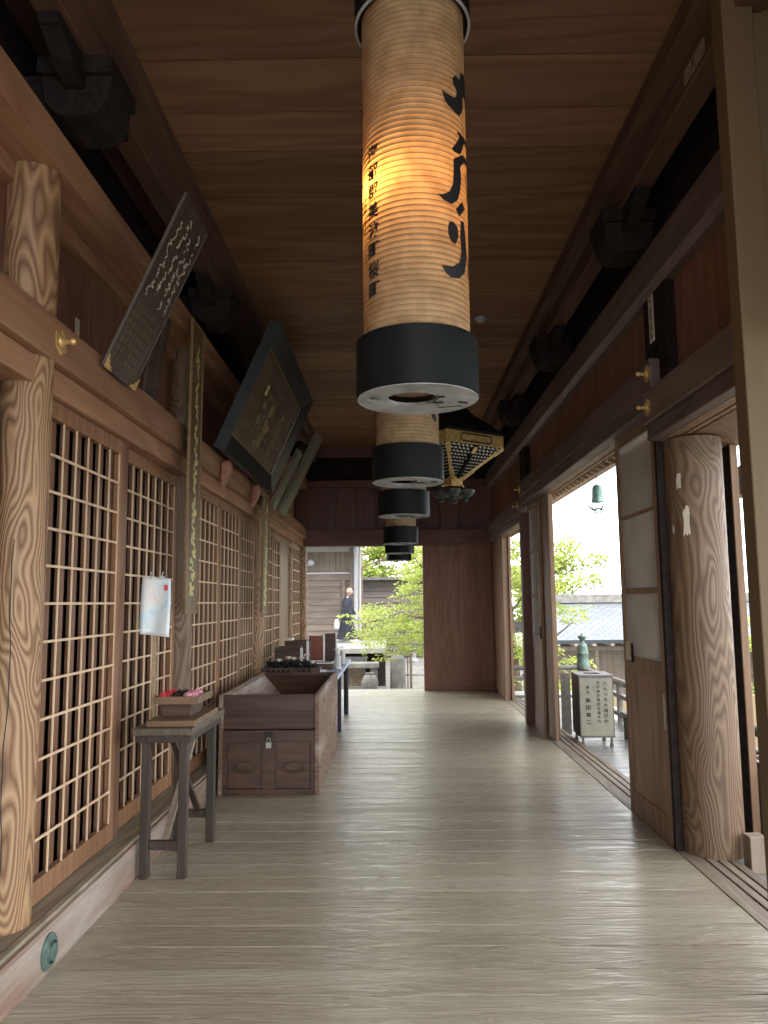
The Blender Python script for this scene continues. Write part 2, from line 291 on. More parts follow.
    def build(s, name, m, parent=None, bevel=0.0, smooth=False, origin=None):
        me = bpy.data.meshes.new(name); off = Vector(origin) if origin else Vector((0, 0, 0))
        me.from_pydata([tuple(Vector(p) - off) for p in s.v], [], s.f); me.update()
        bm = bmesh.new(); bm.from_mesh(me); bmesh.ops.recalc_face_normals(bm, faces=bm.faces); bm.to_mesh(me); bm.free()
        a = me.attributes.new('bid', 'FLOAT', 'POINT'); a.data.foreach_set('value', s.b)
        me.materials.append(M[m] if isinstance(m, str) else m)
        if smooth:
            me.polygons.foreach_set('use_smooth', [True] * len(me.polygons))
            try: me.set_sharp_from_angle(angle=math.radians(40))
            except Exception: pass
        o = bpy.data.objects.new(name, me); COL.objects.link(o); o.location = off
        if parent: o.parent = parent
        if bevel:
            b = o.modifiers.new('bevel', 'BEVEL'); b.width = bevel; b.segments = 2; b.limit_method = 'ANGLE'; b.angle_limit = math.radians(50)
        return o
def tag(o, label=None, cat=None, group=None, kind=None):
    if label: o['label'] = label
    if cat: o['category'] = cat
    if group: o['group'] = group
    if kind: o['kind'] = kind
    return o
def thing(name, label, cat, loc=(0, 0, 0), rz=0.0, group=None, kind=None, rot=None):
    o = bpy.data.objects.new(name, None); COL.objects.link(o); o.location = loc
    o.rotation_euler = rot if rot else (0, 0, rz); o.empty_display_size = 0.1
    return tag(o, label, cat, group, kind)
def copy_tree(o, parent=None):
    c = o.copy(); COL.objects.link(c)
    if parent: c.parent = parent
    for ch in [x for x in o.children]: copy_tree(ch, c)
    return c
def struct(name, mb, m, label, cat, bevel=0.0, smooth=False):
    return tag(mb.build(name, m, None, bevel, smooth), label, cat, None, 'structure')

# ------------------------------------------------------------------ writing: glyph outlines laid on real surfaces
_gc = {}
def glyph(ch, bold=0.0):
    """triangulated outline of one character in a unit box centred on 0,0"""
    key = (ch, bold)
    if key in _gc: return _gc[key]
    cu = bpy.data.curves.new('glyph', 'FONT'); cu.body = ch; cu.size = 1.0; cu.offset = bold; cu.resolution_u = 3
    o = bpy.data.objects.new('glyph', cu); COL.objects.link(o); bpy.context.view_layer.update()
    ev = o.evaluated_get(bpy.context.evaluated_depsgraph_get()); me = ev.to_mesh()
    v = [(p.co.x, p.co.y) for p in me.vertices]; f = [tuple(q.vertices) for q in me.polygons]; ev.to_mesh_clear()
    bpy.data.objects.remove(o); bpy.data.curves.remove(cu)
    if v:
        x0 = min(p[0] for p in v); x1 = max(p[0] for p in v); y0 = min(p[1] for p in v); y1 = max(p[1] for p in v)
        k = 1.0 / max(x1 - x0, y1 - y0, 0.55); v = [((p[0] - (x0 + x1) / 2) * k, (p[1] - (y0 + y1) / 2) * k) for p in v]
    _gc[key] = (v, f); return _gc[key]
def write_column(mb, text, place, u, vtop, size, pitch, bold=0.0, wob=0.0):
    """characters down a column; place(u, v) -> point on the surface"""
    for i, ch in enumerate(text):
        if ch == ' ': continue
        v, f = glyph(ch, bold); cv = vtop - pitch * (i + 0.5); du = random.uniform(-wob, wob)
        mb.add([place(u + du + a * size, cv + b * size) for a, b in v], f)
def squiggle(mb, place, u, v0, v1, w, n, seed, thick=0.012):
    """brush-written cursive: per character a few crossing strokes of changing width, often run on to the next"""
    rg = random.Random(seed); pitch = (v1 - v0) / n; last = None
    def stroke(p, q, h0, h1):
        L = math.hypot(q[0] - p[0], q[1] - p[1]) or 1e-6; nx, ny = -(q[1] - p[1]) / L, (q[0] - p[0]) / L
        mb.add([place(p[0] + nx * h0, p[1] + ny * h0), place(p[0] - nx * h0, p[1] - ny * h0), place(q[0] - nx * h1, q[1] - ny * h1), place(q[0] + nx * h1, q[1] + ny * h1)], [(0, 1, 2, 3)])
    for i in range(n):
        vc = v0 + pitch * (i + 0.5); drift = w * 0.25 * math.sin(i * 1.3 + seed)
        k = rg.choice([4, 5, 6, 7]); pts = [(u + drift + w * rg.uniform(-1, 1) * (1 if j % 2 else 0.6), vc + pitch * (j / (k - 1) - 0.5) * 0.85 + abs(pitch) * rg.uniform(-0.16, 0.16)) for j in range(k)]
        if last and rg.random() < 0.5: stroke(last, pts[0], thick * 0.14, thick * 0.14)
        for a, b in zip(pts, pts[1:]):
            if rg.random() < 0.12: continue
            stroke(a, b, thick * rg.uniform(0.25, 0.55), thick * rg.uniform(0.12, 0.4))
        last = pts[-1]

# ================================================================== SETTING
YB = -2.2     # where the building ends behind the camera
YE = 13.3     # face of the end wall
# floor: boards laid across the corridor
mb = MB(); y = YB
while y < YE + 0.25:
    w = 0.214 * random.choice([1, 1, 1, 0.98, 1.03]); x = -1.44
    mb.box(-1.44, 1.68, y + 0.004, min(y + w, YE + 0.25) - 0.004, -0.06, random.uniform(-0.0015, 0))
    y += w
struct('floor', mb, 'floor', 'pale worn timber floor boards laid across the corridor', 'floor', 0.0012)
struct('floor_base', MB().box(-1.5, 1.72, YB, YE + 0.25, -0.2, -0.061), 'beam_dark', 'dark timber under the floor boards', 'floor')
# ceiling boards across
mb = MB(); seams = [YB, -1.2, -0.3, 0.6, 1.45, 2.3, 3.05, 3.553, 3.971, 4.341, 4.883, 5.314, 5.86, 6.612, 7.372]
while seams[-1] < 13.0: seams.append(seams[-1] + random.choice([0.5, 0.62, 0.75]))
seams.append(YE + 0.1)
for a, b in zip(seams, seams[1:]): mb.box(-1.27, 1.37, a + 0.005, b - 0.005, 4.2, 4.26)
struct('ceiling', mb, 'ceiling', 'brown timber board ceiling above the row of lanterns', 'ceiling', 0.001)
struct('ceiling_backing', MB().box(-2.1, 2.1, YB, YE + 0.3, 4.27, 4.34), 'black_wood', 'dark boarding over the ceiling', 'ceiling')

# ---- left sill the doors and pillars stand on
mb = MB(); mb.box(-2.0, -1.50, YB, YE, -0.02, 0.196); mb.box(-1.495, -1.462, YB, YE, 0.12, 0.2)
struct('trim_1', mb, 'sill', 'raised dark timber sill along the foot of the lattice doors', 'sill', 0.004)
mb = MB(); mb.box(-1.50, -1.44, YB, YE, -0.02, 0.165); mb.box(-1.462, -1.44, YB, YE, 0.165, 0.185)
struct('baseboard_left', mb, 'sill_worn', 'pinkish worn riser board of the left sill', 'baseboard', 0.004)
# ---- left beams
def nage(name, x0, x1, z0, z1, m, lab, cat='beam', bev=0.008, y0=YB, y1=YE): return struct(name, MB().box(x0, x1, y0, y1, z0, z1), m, lab, cat, bev)
nage('trim_2', -1.78, -1.50, 2.585, 2.785, 'beam', 'broad brown beam running above the left lattice doors')
nage('trim_3', -1.78, -1.545, 2.46, 2.583, 'beam', 'grooved lower lintel over the left lattice doors')
mb = MB(); mb.box(-1.80, -1.49, YB, YE, 3.465, 3.645)
mb.box(-1.80, -1.66, YB, YE, 3.372, 3.463)
struct('trim_4', mb, 'beam', 'heavy upper beam high on the left wall', 'beam', 0.006)
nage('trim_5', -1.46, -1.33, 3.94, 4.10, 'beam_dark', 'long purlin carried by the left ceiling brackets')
mb = MB(); mb.box(-1.345, -1.24, YB, YE, 4.09, 4.2); mb.box(-1.40, -1.345, YB, YE, 4.14, 4.2); mb.box(-1.80, -1.46, YB, YE, 4.16, 4.2)
struct('trim_6', mb, 'beam_dark', 'dark moulding where the ceiling meets the left purlin', 'moulding', 0.004)
# left wall: panels between beams, recess above
mb = MB(); y = YB
while y < YE:
    mb.box(-1.76, -1.715, y + 0.002, min(y + 0.40, YE) - 0.002, 2.78, 3.37); y += 0.40
mb.box(-1.9, -1.76, YB, YE, 2.46, 4.2)
struct('wall_left', mb, 'panel_red', 'reddish board wall between the two left beams', 'wall', 0.002)
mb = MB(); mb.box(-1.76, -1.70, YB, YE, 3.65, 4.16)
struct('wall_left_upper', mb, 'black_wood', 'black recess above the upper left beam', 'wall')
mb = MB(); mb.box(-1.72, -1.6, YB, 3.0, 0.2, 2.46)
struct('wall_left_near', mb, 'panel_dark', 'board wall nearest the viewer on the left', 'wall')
# board beside pillar four
struct('wall_left_far', MB().box(-1.70, -1.62, 11.05, 12.0, 0.2, 2.46), 'jamb', 'plain brown board panel between the last lattice doors', 'wall', 0.003)

# ---- inner hall behind the lattice (dim room)
mb = MB(); mb.box(-7.6, -2.0, YB, 13.5, 0.12, 0.19)
struct('floor_hall', mb, 'sill', 'dim timber floor of the inner hall', 'floor')
mb = MB(); mb.box(-7.6, -1.9, YB, 13.5, 3.6, 3.7)
struct('ceiling_hall', mb, 'black_wood', 'dark ceiling of the inner hall', 'ceiling')
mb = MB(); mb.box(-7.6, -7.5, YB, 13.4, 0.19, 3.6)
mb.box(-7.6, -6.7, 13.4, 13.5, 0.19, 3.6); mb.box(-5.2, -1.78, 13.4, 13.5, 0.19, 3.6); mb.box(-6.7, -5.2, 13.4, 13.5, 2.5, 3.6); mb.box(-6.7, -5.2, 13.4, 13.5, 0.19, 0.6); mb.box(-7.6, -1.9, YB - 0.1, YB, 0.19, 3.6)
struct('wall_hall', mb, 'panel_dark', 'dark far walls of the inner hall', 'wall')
mb = MB()
for xx in (-6.25, -5.75): mb.box(xx, xx + 0.05, 13.43, 13.47, 0.6, 2.5)
mb.box(-6.7, -5.2, 13.43, 13.47, 1.6, 1.66)
struct('window_1', mb, 'slat', 'small bright window across the inner hall', 'window')

# ---- lattice doors
def lattice_door(n, y0, y1, x, label, glow=False):
    z0, z1 = 0.2, 2.455; W = y1 - y0; st = 0.055
    r = thing('door_%d' % n, label, 'door', (x, y0, z0), kind='structure')
    H = z1 - z0; mb = MB()
    mb.box(-0.02, 0.02, 0, st, 0, H); mb.box(-0.02, 0.02, W - st, W, 0, H); mb.box(-0.018, 0.018, st, W - st, 0, 0.10); mb.box(-0.018, 0.018, st, W - st, H - 0.085, H)
    mb.build('frame', 'door', r, 0.003)
    nc = max(3, round((W - 2 * st) / 0.15)); nr = 12; mb = MB()
    for i in range(1, nc):
        yy = st + (W - 2 * st) * i / nc; mb.box(0.009, 0.016, yy - 0.0045, yy + 0.0045, 0.10, H - 0.085)
    mb.box(0.009, 0.016, st, st + 0.006, 0.10, H - 0.085); mb.box(0.009, 0.016, W - st - 0.006, W - st, 0.10, H - 0.085)
    for j in range(1, nr):
        zz = 0.10 + (H - 0.185) * j / nr; mb.box(0.008, 0.015, st, W - st, zz - 0.006, zz + 0.006)
    mb.build('lattice_grid', 'lattice', r)
    mb = MB()
    for i in range(nc):
        yy = st + (W - 2 * st) * (i + 0.72) / nc; mb.box(-0.040, -0.021, yy - 0.032, yy + 0.032, 0.0, H)
    mb.build('rear_slats', 'slat', r)
    MB().box(-0.0505, -0.0465, st * 0.5, W - st * 0.5, 0.02, H - 0.02).build('pane', 'glass', r)
    return r
lattice_door(1, 3.43, 4.45, -1.60, 'lattice door leaf beside the nearest left pillar')
lattice_door(2, 4.55, 5.72, -1.64, 'lattice door leaf behind the little trestle table')
lattice_door(3, 5.95, 6.98, -1.60, 'lattice door leaf just past the gold-lettered vertical plaque')
lattice_door(4, 7.00, 7.93, -1.60, 'lattice door leaf under the big framed plaque, left of the dark stile')
lattice_door(5, 8.02, 8.97, -1.64, 'lattice door leaf directly behind the offertory box')
lattice_door(6, 9.22, 10.12, -1.60, 'lattice door leaf behind the cloth-covered table')
lattice_door(7, 10.13, 11.04, -1.64, 'lattice door leaf before the plain board panel')
lattice_door(8, 12.02, 13.15, -1.61, 'farthest lattice door leaf, next to the corner pillar')
struct('trim_7', MB().box(-1.69, -1.585, 4.455, 4.545, 0.2, 2.46), 'slat', 'dark meeting stile between the first two lattice doors', 'trim', 0.003)
struct('trim_8', MB().box(-1.69, -1.585, 7.935, 8.015, 0.2, 2.46), 'slat', 'dark stile between the lattice doors by the offertory box', 'trim', 0.003)

# ---- pillars
def round_pillar(x, y, r, z0, z1, m, label, cracks=False):
    t = thing('wooden_pillar', label, 'pillar', (x, y, z0)); mb = MB(); H = z1 - z0; seg = 40; n = 24; v = []; f = []
    for i in range(n + 1):
        z = H * i / n
        for k in range(seg):
            a = 2 * PI * k / seg; rr = r * (1 + 0.012 * noise.noise(Vector((math.cos(a) * 1.5, math.sin(a) * 1.5, z * 0.8 + x))))
            if i == 0: rr *= 0.985
            v.append((rr * math.cos(a), rr * math.sin(a), z))
    for i in range(n):
        for k in range(seg): f.append((i * seg + k, i * seg + (k + 1) % seg, (i + 1) * seg + (k + 1) % seg, (i + 1) * seg + k))
    f.append(tuple(range(seg))[::-1]); f.append(tuple(n * seg + k for k in range(seg)))
    mb.add(v, f, 0.37 + x); mb.build('shaft', m, t, 0, True)
    if cracks:
        mb = MB(); a0 = cracks; pts = []
        for i in range(19):
            z = 0.05 + i * 0.085; a = a0 + 0.05 * math.sin(i * 0.7) + 0.02 * math.sin(i * 2.1); pts.append((a, z))
        for (a, z), (b, z2) in zip(pts, pts[1:]):
            w = 0.018
            mb.add([((r + .0022) * math.cos(p), (r + .0022) * math.sin(p), q) for p, q in ((a - w, z), (a + w, z), (b + w, z2), (b - w, z2))], [(0, 1, 2, 3)])
        mb.build('drying_crack', 'ink', t)
    return t
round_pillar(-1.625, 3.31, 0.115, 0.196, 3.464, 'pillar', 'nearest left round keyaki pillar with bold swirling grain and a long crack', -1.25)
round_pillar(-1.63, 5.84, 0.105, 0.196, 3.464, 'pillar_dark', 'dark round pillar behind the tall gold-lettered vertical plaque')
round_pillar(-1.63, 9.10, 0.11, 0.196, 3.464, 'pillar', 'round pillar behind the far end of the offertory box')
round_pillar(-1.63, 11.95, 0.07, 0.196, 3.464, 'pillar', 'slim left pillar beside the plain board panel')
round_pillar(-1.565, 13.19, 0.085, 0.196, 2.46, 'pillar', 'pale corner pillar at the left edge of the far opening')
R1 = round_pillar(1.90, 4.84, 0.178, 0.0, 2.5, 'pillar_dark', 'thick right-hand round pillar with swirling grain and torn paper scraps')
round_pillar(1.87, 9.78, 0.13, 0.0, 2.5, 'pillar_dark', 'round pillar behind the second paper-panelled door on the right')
# torn paper scraps on the pillar
def on_pillar(t, cr, a0, z0, outline, name, m):
    mb = MB(); mb.add([(cr * math.cos(a0 + a / cr), cr * math.sin(a0 + a / cr), z0 + b) for a, b in outline], [tuple(range(len(outline)))]); return mb.build(name, m, t)
def scrap(a0, z0, w, h, seed):
    rg = random.Random(seed); pts = []
    for i in range(16):
        t = 2 * PI * i / 16; c, s_ = math.cos(t), math.sin(t); k = 1 / max(abs(c), abs(s_)) * rg.uniform(0.6, 1.0); pts.append((c * k * w / 2, s_ * k * h / 2))
    return on_pillar(R1, 0.1815, a0, z0, pts, 'paper_scrap', 'cream')
scrap(-2.22, 1.98, 0.05, 0.21, 3); scrap(-2.42, 2.22, 0.035, 0.11, 5); scrap(-2.72, 1.93, 0.02, 0.06, 9)
# wood stub and cut block by the track
t = thing('wood_block', 'small square timber block at the foot of the thick right pillar', 'block', (2.06, 4.64, -0.05))
MB().box(-0.05, 0.05, -0.05, 0.05, 0, 0.20).build('block', 'grey_wood', t, 0.004)

# ---- right side: sill with tracks, lintel, beams
mb = MB(); mb.box(1.683, 1.965, YB, YE + 0.2, -0.12, -0.012)
gx = [1.683, 1.78, 1.795, 1.84, 1.855, 1.90, 1.915, 1.965]
for a, b in zip(gx[0::2], gx[1::2]): mb.box(a, b, YB, YE + 0.2, -0.012, 0.004)
struct('trim_9', mb, 'grey_wood_y', 'grooved timber door track along the right side of the floor', 'door track', 0.002)
mb = MB()
for ya, yb, zz, xo in ((YB, 4.84, 2.50, 2.36), (4.842, 9.72, 2.69, 1.86), (9.722, YE, 2.50, 1.90)):
    mb.box(1.70, 1.735, ya, yb, zz, zz + 0.10); mb.box(1.75, 1.79, ya, yb, zz + 0.012, zz + 0.10); mb.box(1.805, 1.84, ya, yb, zz + 0.012, zz + 0.10); mb.box(1.855, xo, ya, yb, zz + 0.012, zz + 0.10); mb.box(1.70, xo, ya, yb, zz + 0.04, zz + 0.099)
mb.box(1.87, 2.36, 4.842, 6.3, 2.535, 2.62)
struct('trim_10', mb, 'jamb', 'grooved head track above the right sliding doors', 'door track', 0.002)
nage('trim_11', 1.60, 2.0, 2.60, 2.80, 'beam_grey', 'greyish beam over the opening next to the yellowish post', y1=4.84)
nage('trim_12', 1.625, 1.70, 2.50, 2.598, 'beam_grey', 'lower step of the greyish beam next to the yellowish post', y1=4.84)
nage('trim_25', 1.60, 2.0, 2.802, 2.99, 'beam_grey', 'higher greyish beam over the wide middle opening', y0=4.66, y1=9.72)
nage('trim_26', 1.602, 1.70, 2.69, 2.80, 'beam_grey', 'lower step of the beam over the wide middle opening', y0=4.842, y1=9.72)
nage('trim_27', 1.60, 2.0, 2.60, 2.80, 'beam_grey', 'greyish beam over the farthest side opening', y0=9.722)
nage('trim_28', 1.625, 1.70, 2.50, 2.598, 'beam_grey', 'lower step of the beam over the farthest side opening', y0=9.722)
mb = MB(); mb.prism([(1.80, 3.43), (1.66, 3.43), (1.62, 3.47), (1.62, 3.70), (1.80, 3.70)][::-1], 'y', YB, YE)
struct('trim_13', mb, 'beam_grey', 'heavy upper beam high on the right wall', 'beam', 0.006)
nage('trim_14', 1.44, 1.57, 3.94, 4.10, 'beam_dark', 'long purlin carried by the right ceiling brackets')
mb = MB(); mb.box(1.34, 1.45, YB, YE, 4.09, 4.2); mb.box(1.45, 1.50, YB, YE, 4.14, 4.2); mb.box(1.50, 1.85, YB, YE, 4.16, 4.2)
struct('trim_15', mb, 'beam_dark', 'dark moulding where the ceiling meets the right purlin', 'moulding', 0.004)
mb = MB(); y = YB
while y < YE:
    mb.box(1.72, 1.76, y + 0.002, min(y + 0.42, YE) - 0.002, 2.78, 3.45); y += 0.42
mb.box(1.76, 1.86, YB, YE, 2.78, 4.2)
struct('wall_right', mb, 'panel_red', 'reddish board wall between the two right beams', 'wall', 0.002)
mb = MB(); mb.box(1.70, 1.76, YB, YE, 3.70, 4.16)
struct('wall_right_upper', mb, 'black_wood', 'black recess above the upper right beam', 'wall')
mb = MB(); mb.box(1.66, 1.72, 4.50, 4.655, 2.80, 3.45); mb.box(1.66, 1.72, 4.66, 4.90, 2.99, 3.45)
struct('trim_16', mb, 'black_wood', 'black upright board above the gold fittings on the right wall', 'trim', 0.003)
mb = MB(); mb.box(1.66, 1.72, 9.55, 9.72, 2.99, 3.45); mb.box(1.66, 1.72, 9.722, 9.95, 2.80, 3.45)
struct('trim_17', mb, 'black_wood', 'black upright board above the second pair of gold fittings', 'trim', 0.003)
# dark upright strips by the right pillars
struct('trim_18', MB().box(1.675, 1.72, 4.835, 4.875, 0.0, 2.69), 'black_wood', 'dark upright strip between the near paper door and the thick pillar', 'trim', 0.003)  # black wood also stands for the pillar's shaded side next to the door
struct('trim_19', MB().box(1.60, 1.72, 9.62, 9.74, 0.0, 2.6), 'panel_dark', 'dark upright strip at the far edge of the second paper door', 'trim', 0.003)
# far right wall board + jambs
mb = MB(); y = 12.02
while y < YE + 0.06:
    mb.box(1.70, 1.76, y + 0.002, min(y + 0.43, YE + 0.1) - 0.002, 0.0, 2.52); y += 0.43
mb.box(1.761, 1.79, 12.02, YE + 0.1, 0.0, 2.52)
struct('wall_right_far', mb, 'jamb', 'plain brown boards at the far end of the right wall', 'wall', 0.002)
mb = MB(); mb.box(1.68, 1.76, 11.93, 12.02, 0, 2.52); mb.box(1.77, 1.81, 11.90, 12.0, 0, 2.52)
struct('trim_20', mb, 'jamb', 'stepped door jamb at the far end of the right wall', 'door jamb', 0.003)

# ---- end wall
mb = MB(); x = 0.505
for w in (0.62, 0.56): mb.box(x + 0.001, x + w - 0.001, YE, YE + 0.05, 0.0, 2.47); x += w
mb.box(0.51, 1.70, YE + 0.051, YE + 0.08, 0, 2.47); mb.box(0.50, 0.53, YE - 0.025, YE + 0.06, 0, 2.47); mb.box(0.53, 1.7, YE - 0.02, YE, 0.0, 0.06)
struct('wall_end', mb, 'panel_red', 'wide dark board wall right of the far opening', 'wall', 0.003)
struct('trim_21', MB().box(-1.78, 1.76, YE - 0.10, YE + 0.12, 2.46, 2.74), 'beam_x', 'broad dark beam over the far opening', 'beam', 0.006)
mb = MB(); x = -1.72
while x < 1.70: mb.box(x + 0.002, min(x + 0.36, 1.72) - 0.002, YE, YE + 0.05, 2.74, 3.49); x += 0.36
mb.box(-1.78, 1.78, YE + 0.051, YE + 0.08, 2.74, 3.6)
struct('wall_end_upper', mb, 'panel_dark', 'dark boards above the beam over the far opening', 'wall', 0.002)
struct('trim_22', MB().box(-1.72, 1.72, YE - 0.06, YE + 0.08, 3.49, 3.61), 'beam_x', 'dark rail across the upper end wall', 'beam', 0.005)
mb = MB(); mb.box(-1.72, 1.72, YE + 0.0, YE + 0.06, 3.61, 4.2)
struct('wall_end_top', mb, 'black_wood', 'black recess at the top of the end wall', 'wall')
mb = MB(); mb.box(-1.5, 1.6, YE - 0.08, YE, 4.02, 4.2); mb.box(0.0, 0.10, YE - 0.06, YE, 3.61, 4.02)
struct('trim_23', mb, 'beam_x', 'dark header under the ceiling at the end wall', 'beam', 0.005)
struct('trim_24', MB().box(-1.5, 0.5, YE + 0.24, YE + 0.42, -0.12, -0.005), 'deck_pale', 'pale threshold beyond the far opening', 'threshold', 0.004)

# ---- near post on the right
mb = MB(); mb.box(0, 0.13, 0, 0.10, 0, 4.18); mb.box(0.135, 0.30, 0.035, 0.14, 0, 4.18)
t = thing('door_post', 'tall yellowish squared post closest to the viewer at the right edge', 'post', (1.385, 2.95, 0.0))
mb.build('shaft', 'near_post', t, 0.006)

# ---- sliding doors with paper panes (right)
def paper_door(n, y0, y1, x, label, latch_far=True):
    W = y1 - y0; H = 2.68; r = thing('door_%d' % n, label, 'door', (x, y0, 0.004), kind='structure'); st = 0.075
    mb = MB(); mb.box(-0.018, 0.018, 0, st, 0, H); mb.box(-0.018, 0.018, W - st, W, 0, H)
    for a, b in ((0, 0.16), (1.0, 1.10), (1.535, 1.575), (2.075, 2.10), (H - 0.07, H)): mb.box(-0.017, 0.017, st, W - st, a, b)
    mb.build('frame', 'jamb', r, 0.003)
    MB().box(-0.008, 0.008, st, W - st, 0.16, 1.0).build('lower_panel', 'door', r)
    for a, b in ((1.10, 1.535), (1.575, 2.075), (2.10, H - 0.07)): MB().box(-0.006, 0.006, st, W - st, a, b).build('paper_pane', 'paper', r)
    mb = MB()
    for k in range(1, 9): mb.box(-0.0105, -0.007, st, W - st, 2.10 + 0.036 * k - 0.002, 2.10 + 0.036 * k + 0.002)
    mb.build('pane_bars', 'paper', r)
    return r, W, st
r, W, st = paper_door(9, 4.885, 5.75, 1.70, 'half paper, half wood sliding door next to the thick right pillar')
mb = MB(); mb.box(-0.024, -0.019, W - 0.21, W - 0.075, 1.07, 1.20); mb.build('notice_slip', 'cream', r)
mb = MB(); mb.box(-0.03, -0.019, W - 0.235, W - 0.212, 1.06, 1.19); mb.build('wooden_latch', 'black_wood', r)
mb = MB(); mb.prism([(0.03, 0.70), (0.036, 0.69), (0.05, 0.69), (0.056, 0.70), (0.056, 0.90), (0.05, 0.91), (0.036, 0.91), (0.03, 0.90)], 'x', -0.024, -0.018); mb.build('finger_pull', 'steel', r)
r, W, st = paper_door(10, 8.92, 9.61, 1.70, 'second paper-panelled sliding door, farther along the right side')
mb = MB(); mb.box(-0.03, -0.019, 0.0, 0.05, 1.06, 1.20); mb.build('wooden_latch', 'black_wood', r)
mb = MB(); mb.box(1.72, 1.755, 8.50, 8.90, 0.004, 2.69); mb.box(1.775, 1.805, 8.66, 9.3, 0.004, 2.69); mb.box(1.83, 1.86, 8.95, 9.5, 0.004, 2.69)
struct('door_11', mb, 'jamb', 'stack of plain wooden shutters beside the wide right opening', 'door', 0.004)
mb = MB(); mb.box(2.27, 2.31, 5.13, 6.3, -0.048, 2.53); o = mb.build('shaded_face', 'black_wood', None); o.name = 'door_13'; tag(o, 'face of the shutter behind the thick pillar, blackened for its shade', 'door', None, 'structure')  # one shutter in two woods: face blackened for shade, end paler as lit
mb = MB(); mb.box(2.264, 2.312, 5.112, 5.129, -0.048, 2.53)
struct('door_12', mb, 'jamb', 'end of the shutter just behind the thick right pillar, paler wood for the light on it', 'door', 0.004)

# ================================================================== CEILING BRACKETS
def bracket(side, x, y, label):
    """side -1 left, +1 right; block, boat-shaped arm along the wall, short arm out of the wall"""
    t = thing('ceiling_bracket', label, 'bracket', (x, y, 3.94), group='black brackets under the purlins')
    mb = MB(); n = 8
    mb.box(-0.17, 0.17, -0.16, 0.16, -0.08, -0.001)
    pts = [(-0.16, -0.08), (-0.15, -0.16), (-0.135, -0.21), (-0.10, -0.25), (-0.05, -0.27)]
    pts = pts + [(-p, q) for p, q in reversed(pts)]
    mb.prism(pts, 'y', -0.135, 0.135)
    mb.build('bearing_block', 'black_wood', t, 0.006)
    # arm parallel to the wall, underside curved
    L = 0.42; pts = [(-L, -0.002), (L, -0.002), (L, -0.05)]
    for i in range(9): pts.append((L - 0.02 - 0.26 * i / 8, -0.05 - 0.10 * math.sin(PI / 2 * i / 8)))
    for i in range(9): pts.append((-(L - 0.02) + 0.26 * (8 - i) / 8, -0.05 - 0.10 * math.sin(PI / 2 * (8 - i) / 8)))
    pts.append((-L, -0.05))
    MB().prism(pts[::-1], 'x', -0.045, 0.045).build('long_arm', 'black_wood', t, 0.005)
    # arm from the wall
    s = side; a = [(0.40 * s, -0.03), (-0.10 * s, -0.03), (-0.12 * s, -0.06), (-0.12 * s, -0.10), (-0.11 * s, -0.15), (-0.05 * s, -0.21), (0.05 * s, -0.24), (0.40 * s, -0.24)]
    MB().prism(a if s > 0 else a[::-1], 'y', -0.07, 0.07).build('cross_arm', 'black_wood', t, 0.006)
    return t
bracket(-1, -1.40, 3.32, 'black bracket above the nearest left pillar, top left corner')
bracket(-1, -1.40, 5.86, 'black bracket behind the slanted board with white cursive writing')
bracket(-1, -1.40, 9.10, 'black bracket hidden behind the big framed plaque on the left')
bracket(-1, -1.40, 11.9, 'farthest left black bracket, above the pale slanted boards')
bracket(1, 1.50, 4.75, 'largest black bracket on the right, nearest to the yellowish post')
bracket(1, 1.50, 7.05, 'second black bracket from the yellowish post on the right')
bracket(1, 1.50, 9.35, 'third black bracket from the yellowish post on the right')
bracket(1, 1.50, 11.65, 'farthest black bracket on the right, beside the hanging gilt lantern')

# ================================================================== PAPER LANTERNS
LX = 0.085
S_BIG = {'S1': [(0.508, 3.135), (0.592, 3.132), (0.716, 3.13), (0.844, 3.132), (0.906, 3.156), (0.793, 3.181), (0.782, 3.198), (0.876, 3.216), (1.012, 3.211), (1.077, 3.246), (1.3, 3.26), (1.5, 3.20), (1.45, 3.16), (1.14, 3.17), (1.139, 3.117), (0.979, 3.081), (0.85, 3.08), (0.677, 3.088), (0.577, 3.103)],
 'S2a': [(0.72, 2.947), (0.87, 2.98), (0.962, 3.008), (0.876, 3.011), (0.92, 3.022), (1.133, 3.022), (1.6, 3.03), (1.6, 3.00), (1.17, 3.003), (0.996, 2.951), (0.903, 2.942), (0.766, 2.94)],
 'S2b': [(0.762, 2.915), (1.085, 2.955), (1.7, 2.965), (1.7, 2.935), (1.145, 2.932), (0.968, 2.903), (0.994, 2.862), (0.938, 2.814), (0.854, 2.779), (0.69, 2.756), (0.516, 2.759), (0.388, 2.777), (0.491, 2.779), (0.634, 2.795), (0.734, 2.827), (0.756, 2.88)],
 'S2c': [(1.2, 2.90), (1.26, 2.90), (1.3, 2.80), (1.24, 2.80)], 'S2d': [(1.36, 2.905), (1.6, 2.915), (1.6, 2.89), (1.36, 2.88)],
 'S3': [(0.62, 2.693), (0.713, 2.699), (0.836, 2.688), (0.86, 2.656), (0.767, 2.626), (0.67, 2.628), (0.596, 2.649), (0.588, 2.674)],
 'S4': [(0.94, 2.717), (1.061, 2.721), (1.125, 2.673), (1.169, 2.607), (1.05, 2.547), (0.838, 2.516), (0.653, 2.51), (0.539, 2.518), (0.437, 2.543), (0.543, 2.545), (0.689, 2.549), (0.867, 2.571), (0.942, 2.61), (0.91, 2.659)],
 'S5': [(0.788, 2.745), (1.004, 2.786), (1.126, 2.77), (0.899, 2.727)],
 'S6': [(1.2, 2.63), (1.3, 2.60), (1.5, 2.53), (1.65, 2.50), (1.6, 2.47), (1.42, 2.49), (1.26, 2.55)], 'S7': [(1.4, 2.70), (1.55, 2.69), (1.5, 2.64), (1.38, 2.65)]}
